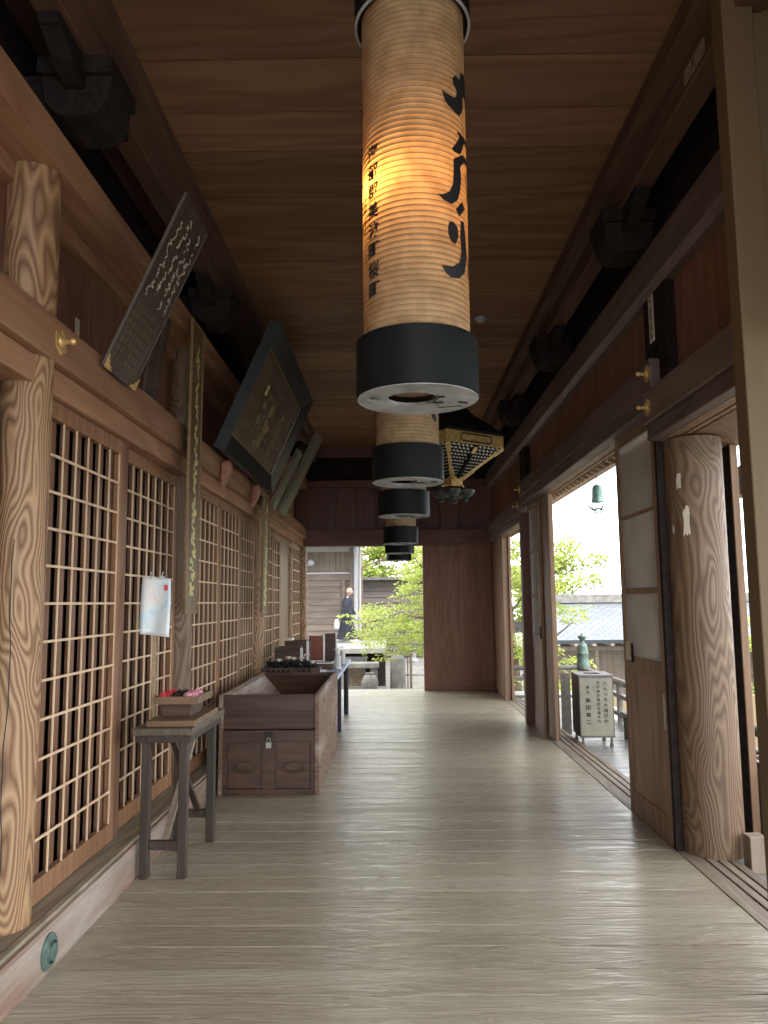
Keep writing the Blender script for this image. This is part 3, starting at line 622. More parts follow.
LEFT_MARKS = [(-1.42, 3.16, 3.10), (-1.46, 3.08, 3.05), (-1.40, 3.02, 2.97), (-1.45, 2.94, 2.91), (-1.40, 2.89, 2.86)]
def on_cyl(r):
    return lambda th, z: (r * math.sin(th), -r * math.cos(th), z)
def filled(mb, pts, place, cut=0.03):
    bm = bmesh.new(); vs = [bm.verts.new((a * 0.175, b, 0)) for a, b in pts]; bm.faces.new(vs); bmesh.ops.triangulate(bm, faces=bm.faces)
    for _ in range(4):
        e = [x for x in bm.edges if x.calc_length() > cut]
        if not e: break
        bmesh.ops.subdivide_edges(bm, edges=e, cuts=1); bmesh.ops.triangulate(bm, faces=bm.faces)
    bm.verts.index_update(); mb.add([place(v.co.x / 0.175, v.co.y) for v in bm.verts], [tuple(v.index for v in f.verts) for f in bm.faces], 0.2); bm.free()
def hole_disc(r, holes, z, th):
    """flat round board with round holes"""
    cu = bpy.data.curves.new('disc', 'CURVE'); cu.dimensions = '2D'; cu.fill_mode = 'BOTH'; cu.extrude = th / 2
    for (cx, cy, rr, n, jag) in [(0, 0, r, 64, 0)] + holes:
        sp = cu.splines.new('POLY'); sp.points.add(n - 1); sp.use_cyclic_u = True
        for i in range(n):
            a = 2 * PI * i / n; q = rr * (1 + jag * math.sin(i * 2.3)); sp.points[i].co = (cx + q * math.cos(a), cy + q * math.sin(a), 0, 1)
    o = bpy.data.objects.new('disc', cu); COL.objects.link(o); bpy.context.view_layer.update()
    ev = o.evaluated_get(bpy.context.evaluated_depsgraph_get()); me = ev.to_mesh()
    v = [(p.co.x, p.co.y, p.co.z + z) for p in me.vertices]; f = [tuple(q.vertices) for q in me.polygons]; ev.to_mesh_clear()
    bpy.data.objects.remove(o); bpy.data.curves.remove(cu)
    return v, f
def lantern(y, label, lit=False, text=True):
    z0 = 2.155; t = thing('paper_lantern', label, 'lantern', (LX, y, z0), group='row of cylindrical paper lanterns')
    # lower rim: black ring, worn grey underside board with a big and a small hole
    mb = MB(); mb.lathe([(0.196, 0.0), (0.2, 0.004), (0.2, 0.186), (0.196, 0.19), (0.176, 0.19), (0.176, 0.012)], 64, close=False, bid=0.3); mb.build('lower_rim', 'black_lacquer', t, 0, True)
    v, f = hole_disc(0.197, [(-0.018, -0.015, 0.082, 40, 0.02), (-0.145, -0.02, 0.024, 20, 0.02)], 0.004, 0.010)
    base = MB().add(v, f, 0.4).build('base_board', 'rim_under', t)
    mb = MB(); mb.lathe([(0.085, 0.03), (0.085, 0.034), (0.0, 0.034)], 24, (-0.018, -0.01, 0), close=False); mb.box(-0.15, 0.15, -0.03, 0.03, 0.034, 0.05); mb.build('inner_board', 'grey_wood', base)
    mb = MB(); mb.tube([(0.055, 0.0, -0.003), (0.075, 0.09, -0.003), (0.15, 0.07, -0.003)], 0.0016, 5)
    mb.tube([(0.045, -0.045, -0.004), (0.085, -0.05, -0.004)], 0.003, 6); mb.tube([(0.06, -0.065, -0.004), (0.065, -0.03, -0.004)], 0.003, 6); mb.tube([(0.05, 0.02, -0.004), (0.085, 0.02, -0.004)], 0.003, 6)
    mb.tube([(0.135, 0.02, -0.003), (0.165, 0.03, -0.003)], 0.004, 6); mb.build('hooks', 'iron', base)
    # paper body with bamboo ribs
    prof = []; H0, H1 = 0.165, 1.345; nr = 62
    for i in range(nr):
        za = H0 + (H1 - H0) * i / nr; dz = (H1 - H0) / nr
        prof += [(0.1728, za), (0.1757, za + dz * 0.3), (0.1757, za + dz * 0.7)]
    prof.append((0.1728, H1)); seg = 72
    body = MB().lathe(prof, seg, close=False, bid=0.5).build('paper_body', 'paper_lamp', t, 0, True)
    rib = MB()
    for i in range(1, nr): za = H0 + (H1 - H0) * i / nr; rib.lathe([(0.1722, za - 0.0011), (0.1744, za), (0.1722, za + 0.0011)], 48, close=False, bid=0.5)
    rib.build('bamboo_ribs', 'rib', body)
    if text:
        mb = MB(); pl = on_cyl(0.1775)
        for k, p in S_BIG.items(): filled(mb, [(a, b - z0) for a, b in p], pl)
        mb.build('brush_lettering', 'ink', body)
        mb = MB(); write_column(mb, '海部郡美波町桜町', lambda a, z: on_cyl(0.1775)(a / 0.1775, z), -0.90 * 0.1775, 2.985 - z0, 0.056, 0.0665, 0.03, 0.001)
        mb.build('small_lettering', 'ink', body); mb = MB()
        for (a, zt, zb) in LEFT_MARKS: filled(mb, [(a - 0.10, zb - z0), (a + 0.06, zb + 0.012 - z0), (a + 0.09, zt - 0.012 - z0), (a - 0.12, zt - z0)], pl)
        mb.build('brush_marks_lettering', 'ink', body); mb = MB()
        write_column(mb, '田町', lambda a, z: on_cyl(0.1775)(a / 0.1775, z), -1.27 * 0.1775, 2.83 - z0, 0.05, 0.075, 0.02)
        mb.build('side_lettering', 'ink', body)
    # upper rim and hanger
    mb = MB(); mb.lathe([(0.178, 1.325), (0.197, 1.318), (0.2, 1.323), (0.2, 1.52), (0.196, 1.525), (0.0, 1.525)], 64, close=False, bid=0.3); up = mb.build('upper_rim', 'black_lacquer', t, 0, True)
    mb = MB(); mb.lathe([(0.191, 1.3175), (0.192, 1.313), (0.2, 1.313), (0.2005, 1.3175)], 64, close=False, bid=0.3); mb.build('rim_edge', 'rim_under', up)
    mb = MB(); mb.tube([(-0.12, 0, 1.52), (-0.1, 0, 1.62), (0, 0, 1.72), (0.1, 0, 1.62), (0.12, 0, 1.52)], 0.008, 6); mb.tube([(0, 0, 1.72), (0, 0, 2.05)], 0.006, 6); mb.build('hanger', 'iron', t)
    if lit:
        ld = bpy.data.lights.new('bulb_light', 'POINT'); ld.energy = 8.0; ld.color = (1.0, 0.50, 0.14); ld.shadow_soft_size = 0.03
        lo = bpy.data.objects.new('bulb_light', ld); COL.objects.link(lo); lo.parent = t; lo.location = (-0.105, -0.06, 0.70)
        mb = MB(); mb.tube([(-0.105, -0.03, 0.74), (-0.105, -0.03, 0.80)], 0.014, 8); mb.tube([(-0.105, -0.03, 0.80), (-0.105, -0.03, 1.50)], 0.003, 6); mb.build('bulb_socket', 'black_lacquer', t)
    return t
lantern(2.46, 'nearest and largest paper lantern, lit inside, with black brush lettering', True)
names = [(4.22, 'second paper lantern, just behind the nearest big one'), (5.92, 'third paper lantern in the row from the viewer'), (8.75, 'fourth paper lantern in the row from the viewer'),
         (10.48, 'fifth paper lantern in the row, next to last'), (12.32, 'farthest and smallest-looking paper lantern in the row')]
src = lantern(4.22, names[0][1])
for y, lab in names[1:]:
    c = copy_tree(src); c.location.y = y; c['label'] = lab; c.rotation_euler.z = random.uniform(-0.4, 0.4)
src.rotation_euler.z = -0.55
# small hook lug on the nearest lantern's left
# ceiling smoke detector
t = thing('smoke_detector', 'small round white detector on the ceiling right of the big lantern', 'smoke detector', (0.86, 7.14, 4.2))
MB().lathe([(0.0, -0.045), (0.03, -0.043), (0.045, -0.03), (0.05, -0.012), (0.06, -0.01), (0.06, 0.0)], 24, close=False).build('housing', 'white_cloth', t, 0, True)

# ================================================================== GILT HANGING LANTERN
t = thing('hanging_gilt_lantern', 'square gilt and black latticed hanging lantern with dark bulbs below', 'hanging lantern', (0.57, 7.2, 2.46), rz=math.radians(-10))
def ring4(R, z): return [(R * math.cos(k * PI / 2), R * math.sin(k * PI / 2), z) for k in range(4)]
zt = 0.46; zb = 0.19; Rt = 0.475; Rb = 0.085
mb = MB(); a = ring4(Rt, zt); b = ring4(Rt + 0.01, zt + 0.115)
for k in range(4):
    p, q = Vector(a[k]), Vector(a[(k + 1) % 4]); mb.bar(p + Vector((0, 0, 0.055)), q + Vector((0, 0, 0.055)), 0.022, 0.11)
band = mb.build('upper_band', 'gold', t, 0.003)
mb = MB()
for k in range(4):
    p, q = Vector(a[k]), Vector(a[(k + 1) % 4]); n = ((p + q) / 2).normalized(); n.z = 0; d = (q - p).normalized(); c = (p + q) / 2 + Vector((0, 0, 0.055)) + n * 0.0125
    pts = []
    for i in range(20):
        th = 2 * PI * i / 20; sx = 0.15 if math.cos(th) > 0 else -0.15; pts.append(c + d * (sx + 0.035 * math.cos(th)) + Vector((0, 0, 0.035 * math.sin(th))))
    mb.tube(pts + [pts[0]], 0.009, 5)
mb.build('lozenge_edging', 'ink', band)
bt = ring4(Rb, zb); tp = ring4(Rt, zt)
for k in range(4):
    A, B, C_, D = Vector(tp[k]), Vector(tp[(k + 1) % 4]), Vector(bt[(k + 1) % 4]), Vector(bt[k])
    def S(u, v): return (A.lerp(B, u)).lerp(D.lerp(C_, u), v)
    mb = MB(); mb.add([S(0, 0), S(1, 0), S(1, 1), S(0, 1)], [(0, 1, 2, 3)]); pn = mb.build('side_panel', 'black_lacquer', t)
    mb = MB(); nn = (B - A).cross(D - A).normalized()
    if nn.xy.dot(A.lerp(B, 0.5).xy) < 0: nn = -nn
    rg = random.Random(k)
    for i in range(12):
        for j in range(11):
            u = (i + 0.5 + (0.4 if j % 2 else 0)) / 12.5; v = (j + 0.5) / 11; w = (1 - v) * 0.7 + 0.12 * v
            if abs(u - 0.5) < 0.05: continue
            P = S(u, v) + nn * 0.004; d1 = (B - A).normalized(); d2 = (D - A).normalized(); s1 = 0.027 * (1 - 0.72 * v)
            ang = rg.uniform(0, 1.5); q = []
            for m_ in range(3):
                th = ang + m_ * 2 * PI / 3; q.append(P + d1 * s1 * math.cos(th) + d2 * s1 * math.sin(th) * 0.8)
            mb.add(q, [(0, 1, 2)])
    mb.build('pierced_pattern', 'chalk', pn)
    mb = MB(); mb.bar(A, D, 0.026, 0.026); mb.bar(A + nn * 0.01, A.lerp(D, 0.22) + nn * 0.012, 0.04, 0.02); mb.bar(D.lerp(A, 0.28) + nn * 0.01, D + nn * 0.012, 0.04, 0.02); mb.build('corner_rib', 'gold', t, 0.003)
    mb = MB(); mb.bar(S(0.5, 0.02) + nn * 0.012, S(0.5, 0.97) + nn * 0.012, 0.03, 0.02); rb = mb.build('middle_rib', 'black_lacquer', t, 0.003)
    mb = MB(); mb.bar(S(0.5, 0.03) + nn * 0.02, S(0.5, 0.22) + nn * 0.02, 0.034, 0.012); mb.build('gilt_cap', 'gold', rb)
mb = MB(); 
for k in range(4): mb.bar(Vector(bt[k]) + Vector((0, 0, -0.035)), Vector(bt[(k + 1) % 4]) + Vector((0, 0, -0.035)), 0.02, 0.09)
mb.box(-0.10, 0.10, -0.10, 0.10, 0.105, 0.12); mb.build('neck', 'gold', t, 0.003)
for k in range(4):
    an = k * PI / 2; c = (0.115 * math.cos(an), 0.115 * math.sin(an), 0.042)
    mb = MB(); mb.lathe([(0.0, -0.075), (0.02, -0.07), (0.03, -0.055), (0.022, -0.04), (0.06, -0.02), (0.085, 0.01), (0.088, 0.03), (0.066, 0.05), (0.02, 0.06), (0.0, 0.06)], 20, c, close=False); mb.build('bulb_foot', 'bronze_dark', t, 0, True)
mb = MB(); mb.lathe([(0.50, 0.575), (0.51, 0.59), (0.40, 0.66), (0.20, 0.80), (0.06, 0.97), (0.03, 1.06), (0.0, 1.06)], 4, close=False); mb.add([(0.50 * math.cos(k * PI / 2), 0.50 * math.sin(k * PI / 2), 0.575) for k in range(4)], [(0, 1, 2, 3)]); mb.build('canopy', 'black_lacquer', t)
mb = MB()
for i in range(9): mb.tube([(0.016 * math.cos(q), 0.004 * math.sin(i), 1.10 + i * 0.08 + 0.045 * math.sin(q)) for q in [j * PI / 4 for j in range(9)]], 0.005, 5)
mb.build('chain', 'iron', t)

# ================================================================== PLAQUES ON THE LEFT
def slanted(name, label, y0, y1, xb, zb, xt, zt, th, build):
    """board whose bottom edge rests at (xb,zb) and whose top leans out to (xt,zt); local axes: u along +y, v up the slope"""
    L = math.hypot(xt - xb, zt - zb); ang = math.atan2(xt - xb, zt - zb)
    t = thing(name, label, 'plaque', (xb, y0, zb)); t.rotation_euler = (0, ang, 0)
    build(t, y1 - y0, L, th); return t
def pl1(t, W, L, th):
    MB().box(-th, 0, 0, W, 0, L, 0.2).build('board', 'plaque', t, 0.006)
    mb = MB(); e = 0.014
    for a in ((0, W, 0, e), (0, W, L - e, L), (0, e, 0, L), (W - e, W, 0, L)): mb.box(0.0, 0.006, *a)
    mb.build('raised_edge', 'plaque', t, 0.002)
    pl = lambda u, v: (0.002, u, v)
    for i, u in enumerate((0.10, 0.20, 0.30, 0.38)): mb = MB(); squiggle(mb, pl, u, L * (0.93 if i % 2 else 0.88), L * 0.44, 0.034, 8, 40 + i, 0.018); mb.build('verse_lettering', 'chalk', t)
    mb = MB(); rows = '奉納和歌春秋山川寺海花月松風薬王心光'
    for i in range(7): write_column(mb, ''.join(random.choice(rows) for _ in range(7)), pl, 0.06 + i * 0.055, L * 0.40, 0.036, 0.05)
    mb.build('small_inscription', 'plaque_letter', t)
    for u0, s_ in ((0.0, 1), (W, -1)):
        mb = MB(); mb.prism([(u0, 0), (u0 + s_ * 0.09, 0), (u0 + s_ * 0.07, 0.02), (u0 + s_ * 0.045, 0.022), (u0 + s_ * 0.03, 0.045), (u0 + s_ * 0.012, 0.05), (u0, 0.07)][::s_], 'x', 0.006, 0.012); mb.build('gilt_corner', 'gold', t)
slanted('slanted_plaque', 'dark slanted board with white cursive verse, hung highest on the left', 3.79, 4.25, -1.47, 2.71, -1.06, 3.64, 0.014, pl1)
def pl1b(t, W, L, th):
    MB().box(-th, 0, 0, W, 0, L, 0.7).build('board', 'plaque', t, 0.004)
    mb = MB(); squiggle(mb, lambda u, v: (0.002, u, v), W * 0.5, L * 0.9, L * 0.1, 0.04, 8, 77, 0.01); mb.build('lettering', 'plaque_letter', t)
slanted('small_plaque', 'small inscribed board half hidden behind the dark slanted board', 4.62, 4.86, -1.53, 2.80, -1.44, 3.35, 0.02, pl1b)
t = thing('paper_label', 'tiny pale paper label stuck above the gold fitting, left wall', 'label', (-1.70, 3.98, 2.95))
MB().box(0, 0.004, 0, 0.05, 0, 0.09).build('label_paper', 'cream', t)
def pl2(t, W, L, th):
    fr = 0.17
    mb = MB(); mb.prism([(0, 0.003), (0.097, 0.003), (0.035, fr), (0, fr)], 'y', 0.003, W - 0.003); mb.prism([(0, L - 0.003), (0, L - fr), (0.035, L - fr), (0.097, L - 0.003)], 'y', 0.003, W - 0.003)
    mb.prism([(0, 0), (0.10, 0), (0.035, fr), (0, fr)], 'y', 0, L, xf=Matrix(((1, 0, 0, 0), (0, 0, 1, 0), (0, 1, 0, 0), (0, 0, 0, 1))))
    mb.prism([(0, W), (0.10, W), (0.035, W - fr), (0, W - fr)], 'y', 0, L, xf=Matrix(((1, 0, 0, 0), (0, 0, 1, 0), (0, 1, 0, 0), (0, 0, 0, 1))))
    fm = mb.build('frame', 'plaque_frame', t)
    mb = MB()
    for a in ((fr, W - fr, fr, fr + 0.015), (fr, W - fr, L - fr - 0.015, L - fr), (fr, fr + 0.015, fr, L - fr), (W - fr - 0.015, W - fr, fr, L - fr)): mb.box(0.03, 0.040, *a)
    mb.build('inner_moulding', 'gold_dull', fm)
    MB().box(-0.02, 0.012, fr * 0.5, W - fr * 0.5, fr * 0.5, L - fr * 0.5, 0.4).build('panel', 'plaque_panel', t)
    mb = MB(); pl = lambda u, v: (0.016, u, v)
    for i, u in enumerate((0.42, 0.72)): squiggle(mb, pl, W * u, L * 0.66, L * 0.2, 0.14, 5, 60 + i, 0.04)
    rg = random.Random(5)
    for (u, v, r_) in ((0.50, 0.55, 0.13), (0.52, 0.42, 0.15), (0.50, 0.30, 0.13), (0.36, 0.42, 0.10), (0.36, 0.54, 0.08)):
        pts = []
        for i in range(14): a = 2 * PI * i / 14; q = r_ * rg.uniform(0.6, 1.05); pts.append(pl(W * u + q * math.cos(a), L * v + q * 0.62 * math.sin(a)))
        mb.add(pts, [tuple(range(14))])
    mb.build('faded_painting', 'plaque_fade', t)
    MB().box(0.014, 0.018, W * 0.30, W * 0.325, L * 0.60, L * 0.68).build('gilt_slip', 'gold_paint', t)
slanted('framed_plaque', 'largest plaque, slanted in a broad black frame with faded painting', 6.12, 8.60, -1.45, 2.77, -0.99, 3.83, 0.03, pl2)
# carved reddish supports under it
for y_, lab in ((6.62, 'carved reddish support under the near end of the big framed plaque'), (8.06, 'carved reddish support under the far end of the big framed plaque')):
    t = thing('plaque_support', lab, 'support', (-1.46, y_, 2.50), group='carved supports under the framed plaque')
    mb = MB(); mb.prism([(-0.03, 0.0), (0.0, 0.04), (0.05, 0.14), (0.06, 0.20), (0.05, 0.235), (0.02, 0.235), (-0.03, 0.22)][::-1], 'y', -0.05, 0.05); mb.build('carving', 'support_wood', t, 0.012)

def plv(t, W, L, th, letters=True, frame='plaque_edge'):
    MB().box(-th, 0, 0.02, W - 0.02, 0.02, L - 0.02, 0.3).build('board', 'plaque_brown', t)
    mb = MB(); mb.box(-th, 0.006, 0, 0.02, 0, L); mb.box(-th, 0.006, W - 0.02, W, 0, L); mb.box(-th, 0.006, 0.02, W - 0.02, 0, 0.02); mb.box(-th, 0.006, 0.02, W - 0.02, L - 0.02, L); mb.build('border', frame, t, 0.003)
    mb = MB(); pl = lambda u, v: (0.003, u, v)
    if letters:
        squiggle(mb, pl, W * 0.5, L * 0.92, L * 0.40, W * 0.20, 18, 91, 0.034); squiggle(mb, pl, W * 0.5, L * 0.40, L * 0.06, W * 0.26, 16, 92, 0.04)
    mb.build('gold_lettering', 'gold_paint', t)
    MB().box(-0.078, -th - 0.0005, W / 2 - 0.02, W / 2 + 0.02, 2.66 - t.location.z, 2.70 - t.location.z).build('hanging_bracket', 'iron', t)
slanted('vertical_plaque', 'tall narrow hanging plaque with a column of gold cursive lettering', 5.28, 5.60, -1.43, 1.43, -1.41, 3.53, 0.016, plv)
slanted('vertical_plaque', 'narrower tall plaque with a gilt border, hung past the big framed plaque', 8.38, 8.72, -1.43, 1.39, -1.41, 2.715, 0.02, lambda t, W, L, th: plv(t, W, L, th, True))
def plp(t, W, L, th):
    MB().box(-th, 0, 0, W, 0, L, 0.5).build('board', 'plaque_pale', t, 0.006)
    mb = MB(); e = 0.02
    for a in ((0, W, 0, e), (0, W, L - e, L), (0, e, 0, L), (W - e, W, 0, L)): mb.box(0.0, 0.008, *a)
    mb.build('raised_edge', 'plaque_pale', t, 0.002)
    mb = MB(); squiggle(mb, lambda u, v: (0.002, u, v), W * 0.5, L * 0.92, L * 0.08, W * 0.3, 12, 12, 0.018); mb.build('faded_lettering', 'plaque_letter', t)
slanted('slanted_plaque', 'farther of two pale slanted boards, the longer one, near the left end', 9.92, 10.42, -1.47, 2.66, -0.97, 3.72, 0.05, plp)
slanted('slanted_plaque', 'nearer, shorter pale slanted board beside the big framed plaque', 9.22, 9.55, -1.47, 2.66, -1.135, 3.36, 0.04, plp)

# ================================================================== METAL FITTINGS
def nail_cover(x, y, z, s, label, r=0.055):
    """six-petalled gilt cover plate with a projecting knob; s = direction it faces"""
    t = thing('nail_cover', label, 'metal fitting', (x, y, z), group='gilt nail covers'); t.rotation_euler = (0, s * PI / 2, 0)
    holes = [(0.62 * r * math.cos(k * PI / 3), 0.62 * r * math.sin(k * PI / 3), 0.15 * r, 12, 0) for k in range(6)]
    v, f = hole_disc(r, holes, 0.004, 0.006); v = [(p[0] * (1 + 0.10 * math.cos(6 * math.atan2(p[1], p[0])) * (math.hypot(p[0], p[1]) > 0.9 * r)), p[1] * (1 + 0.10 * math.cos(6 * math.atan2(p[1], p[0])) * (math.hypot(p[0], p[1]) > 0.9 * r)), p[2]) for p in v]
    MB().add(v, f, 0.1).build('petal_plate', 'gold', t)
    MB().lathe([(0.46 * r, 0.006), (0.42 * r, 0.014), (0.22 * r, 0.02), (0.18 * r, 0.04), (0.26 * r, 0.05), (0.28 * r, 0.062), (0.16 * r, 0.072), (0, 0.072)], 20, close=False).build('knob', 'gold', t, 0, True)
    return t
nail_cover(-1.5, 3.36, 2.685, 1, 'gilt six-petalled nail cover on the left beam')
nail_cover(1.60, 4.72, 2.69, -1, 'lower gilt nail cover on the near right beam', 0.05)
nail_cover(1.60, 4.70, 2.90, -1, 'upper gilt nail cover, on the end of the higher beam near the thick pillar', 0.05)
nail_cover(1.60, 9.80, 2.70, -1, 'lower gilt nail cover farther along the right beam', 0.05)
nail_cover(1.60, 9.62, 2.89, -1, 'upper gilt nail cover at the far end of the higher beam', 0.05)
t = thing('nail_cover', 'round green bronze boss on the left sill riser', 'metal fitting', (-1.44, 3.345, 0.082)); t.rotation_euler = (0, PI / 2, 0)
MB().lathe([(0.072, 0.0), (0.072, 0.006), (0.064, 0.012), (0.045, 0.014), (0.042, 0.02)], 36, close=False).build('plate', 'bronze', t, 0, True)
MB().lathe([(0.036, 0.014), (0.034, 0.026), (0.02, 0.032), (0, 0.033)], 24, close=False).build('boss', 'bronze', t, 0, True)
def sticker(x, y, z, h, w, text, label, s=-1, m='cream', tilt=0):
    t = thing('paper_sticker', label, 'sticker', (x, y, z)); t.rotation_euler = (tilt, 0, 0)
    MB().box(-0.002, 0.002, -w / 2, w / 2, -h / 2, h / 2).build('slip', m, t)
    mb = MB(); write_column(mb, text, lambda u, v: (-0.0035, -u, v), 0, h * 0.46, min(w * 0.8, h / len(text) * 0.8), h * 0.92 / len(text), 0.015); mb.build('lettering', 'ink', t)
sticker(1.655, 4.74, 3.27, 0.30, 0.085, '奉納千社札', 'narrow lettered votive slip pasted on the black upright')
sticker(1.435, 3.36, 4.00, 0.07, 0.24, '札', 'row of pale votive slips pasted high on the right purlin', m='sticker_old')

# ================================================================== TRESTLE TABLE AND WHAT STANDS ON IT
t = thing('trestle_table', 'small dark trestle table with a tray stand and a clipped poster', 'table', (-1.29, 4.76, 0.0))
MB().box(-0.17, 0.17, -0.40, 0.40, 0.775, 0.815).build('table_top', 'table_top', t, 0.004)
mb = MB(); mb.box(-0.155, 0.155, -0.385, 0.385, 0.735, 0.774); mb.build('apron', 'table_wood', t, 0.003)
for sx in (-1, 1):
    for sy in (-1, 1):
        MB().box(sx * 0.105 - 0.025, sx * 0.105 + 0.025, sy * 0.325 - 0.025, sy * 0.325 + 0.025, 0.0, 0.734).build('leg', 'table_wood', t, 0.004)
for sy in (-1, 1): MB().box(-0.079, 0.079, sy * 0.325 - 0.016, sy * 0.325 + 0.016, 0.15, 0.20).build('rung', 'table_wood', t, 0.003)
b1 = MB(); b1.bar((0.0, -0.30, 0.19), (0.035, 0.20, 0.73), 0.035, 0.02); b1.build('brace', 'grey_wood', t)
b2 = MB(); b2.bar((0.03, 0.30, 0.20), (0.0, -0.20, 0.73), 0.035, 0.02); b2.build('brace', 'table_wood', t)
t = thing('display_board', 'flat pale board lying on the small trestle table', 'board', (-1.27, 4.70, 0.816))
MB().box(-0.125, 0.15, -0.30, 0.27, 0, 0.035).build('board', 'board_brown', t, 0.004)
t = thing('tray_stand', 'low wooden offering tray on a block, holding red, black and pink charms', 'tray', (-1.255, 4.66, 0.852))
MB().box(-0.095, 0.075, -0.12, 0.14, 0, 0.075).build('foot_block', 'box_wood', t, 0.004)
mb = MB(); mb.box(-0.135, 0.125, -0.16, 0.20, 0.076, 0.088)
mb.box(-0.135, -0.123, -0.16, 0.20, 0.088, 0.118); mb.box(0.113, 0.125, -0.16, 0.20, 0.088, 0.118); mb.box(-0.123, 0.113, -0.16, -0.148, 0.088, 0.118); mb.box(-0.123, 0.113, 0.188, 0.20, 0.088, 0.118)
mb.build('tray', 'board_brown', t, 0.002)
def charm(x, y, z, m, lab, rz):
    c = thing('charm_ball', lab, 'charm', (x, y, z), rz=rz, group='small charms in the tray'); rg = random.Random(int(x * 1e4)); mb = MB()
    mb.ball((0, 0, 0.024), (0.026, 0.024, 0.024), 12, 8); mb.build('ball', m, c, 0, True)
    MB().tube([(0, 0, 0.045), (0.008, 0, 0.058), (0.016, 0, 0.048)], 0.0025, 5).build('loop', m, c)
    return c
k = 0
for i, (m, lab) in enumerate((('red_cloth', 'round red charm in the offering tray'), ('black_cloth', 'round black charm in the offering tray'), ('pink_cloth', 'round pink charm in the offering tray'))):
    for j in range(4):
        charm(-1.255 - 0.095 + i * 0.072 + (j % 2) * 0.03, 4.66 - 0.10 + (j // 2) * 0.10 + (j % 2) * 0.04, 0.942, m, lab, j * 1.1)
t = thing('poster', 'glossy pastel poster clipped to a thin stick over the trestle table', 'poster', (-1.42, 4.62, 0.815))
mb = MB(); mb.bar((0.0, 0.0, 0.0), (-0.012, 0.0, 0.83), 0.022, 0.012); mb.build('stick', 'light_board', t)
mb = MB(); n = 14; v = []; f = []
for j in range(n + 1):
    for i in range(9):
        u = i / 8; w = j / n; v.append((-0.085 + 0.172 * u + 0.008 * math.sin(w * 3) * (u - .5), -0.012 - 0.010 * math.sin(u * 7 + w * 2) * (0.3 + w) - 0.008 * w, 0.855 - 0.345 * w - 0.02 * u))
for j in range(n):
    for i in range(8): a = j * 9 + i; f.append((a, a + 1, a + 10, a + 9))
mb.add(v, f); o = mb.build('sheet', 'poster', t, 0, True); sd = o.modifiers.new('thick', 'SOLIDIFY'); sd.thickness = 0.0015
for dx in (-0.035, 0.035):
    mb = MB(); mb.box(dx - 0.012, dx + 0.012, -0.024, -0.002, 0.832, 0.85); mb.tube([(dx, -0.018, 0.85), (dx + 0.006, -0.022, 0.878), (dx + 0.010, -0.016, 0.872)], 0.003, 5); mb.build('clip', 'bottle', t)
mb = MB(); mb.prism([(0.055, 0.80), (0.075, 0.797), (0.075, 0.765), (0.055, 0.768)][::-1], 'y', -0.035, -0.033); mb.build('red_mark', 'red_cloth', t)

# ================================================================== OFFERTORY BOX
BX0, BX1, BY0, BY1, BH = -1.405, -0.605, 6.26, 8.28, 0.775
t = thing('offertory_box', 'large open-topped wooden offertory box with a brass padlock in front', 'offertory box', (-1.005, BY0, 0))
w = BX1 - BX0; hx = w / 2; D = BY1 - BY0
MB().box(-hx, -hx + 0.035, 0, D, 0, BH).build('side_board', 'box_side', t, 0.005)
MB().box(hx - 0.035, hx, 0, D, 0, BH).build('side_board', 'box_side', t, 0.005)
mb = MB(); mb.box(-hx + 0.036, hx - 0.036, 0.012, 0.04, 0.615, BH - 0.002); mb.box(-hx + 0.036, hx - 0.036, 0.035, 0.055, 0.50, 0.613); mb.build('upper_front', 'box_wood', t, 0.003)
MB().box(-hx + 0.036, hx - 0.036, D - 0.04, D - 0.01, 0, BH - 0.004).build('rear_board', 'box_wood', t, 0.003)
mb = MB(); mb.box(-hx + 0.036, hx - 0.036, 0.008, 0.06, 0.405, 0.495); mb.box(-0.055, 0.055, 0.010, 0.05, 0.03, 0.404); mb.box(-hx + 0.036, hx - 0.036, 0.004, 0.06, 0.0, 0.045); mb.box(-hx + 0.036, -hx + 0.07, 0.010, 0.05, 0.045, 0.404); mb.box(hx - 0.07, hx - 0.036, 0.010, 0.05, 0.045, 0.404)
mb.build('front_rails', 'box_wood', t, 0.003)
for s in (-1, 1):
    mb = MB(); xa, xb = (-hx + 0.071, -0.056) if s < 0 else (0.056, hx - 0.071); mb.box(xa, xb, 0.025, 0.045, 0.046, 0.403); d = mb.build('drawer_front', 'box_wood', t, 0.002)
    c = s * 0.195; mb = MB(); pts = []
    for i in range(24): a = 2 * PI * i / 24; pts.append((c + 0.085 * math.cos(a), 0.018 if False else 0.022, 0.205 + 0.042 * math.sin(a)))
    mb.tube(pts + [pts[0]], 0.008, 6); mb.add([(c + 0.08 * math.cos(2 * PI * i / 24), 0.0245, 0.205 + 0.038 * math.sin(2 * PI * i / 24)) for i in range(24)], [tuple(range(24))]); mb.build('handle_plate', 'iron_brown', d)
    mb = MB(); mb.tube([(c - 0.06, 0.022, 0.215), (c - 0.05, 0.010, 0.19), (c, 0.006, 0.178), (c + 0.05, 0.010, 0.19), (c + 0.06, 0.022, 0.215)], 0.006, 6); mb.build('pull_handle', 'iron_brown', d)
pt = MB(); pt.box(-0.022, 0.022, -0.022, 0.004, 0.36, 0.41); lk = pt.build('padlock', 'steel', t, 0.004)
MB().tube([(-0.013, -0.009, 0.41), (-0.013, -0.009, 0.432), (0, -0.009, 0.444), (0.013, -0.009, 0.432), (0.013, -0.009, 0.41)], 0.0035, 6).build('shackle', 'steel', lk)
MB().box(-0.03, 0.03, -0.004, 0.007, 0.425, 0.485).build('hasp', 'iron', t, 0.002)
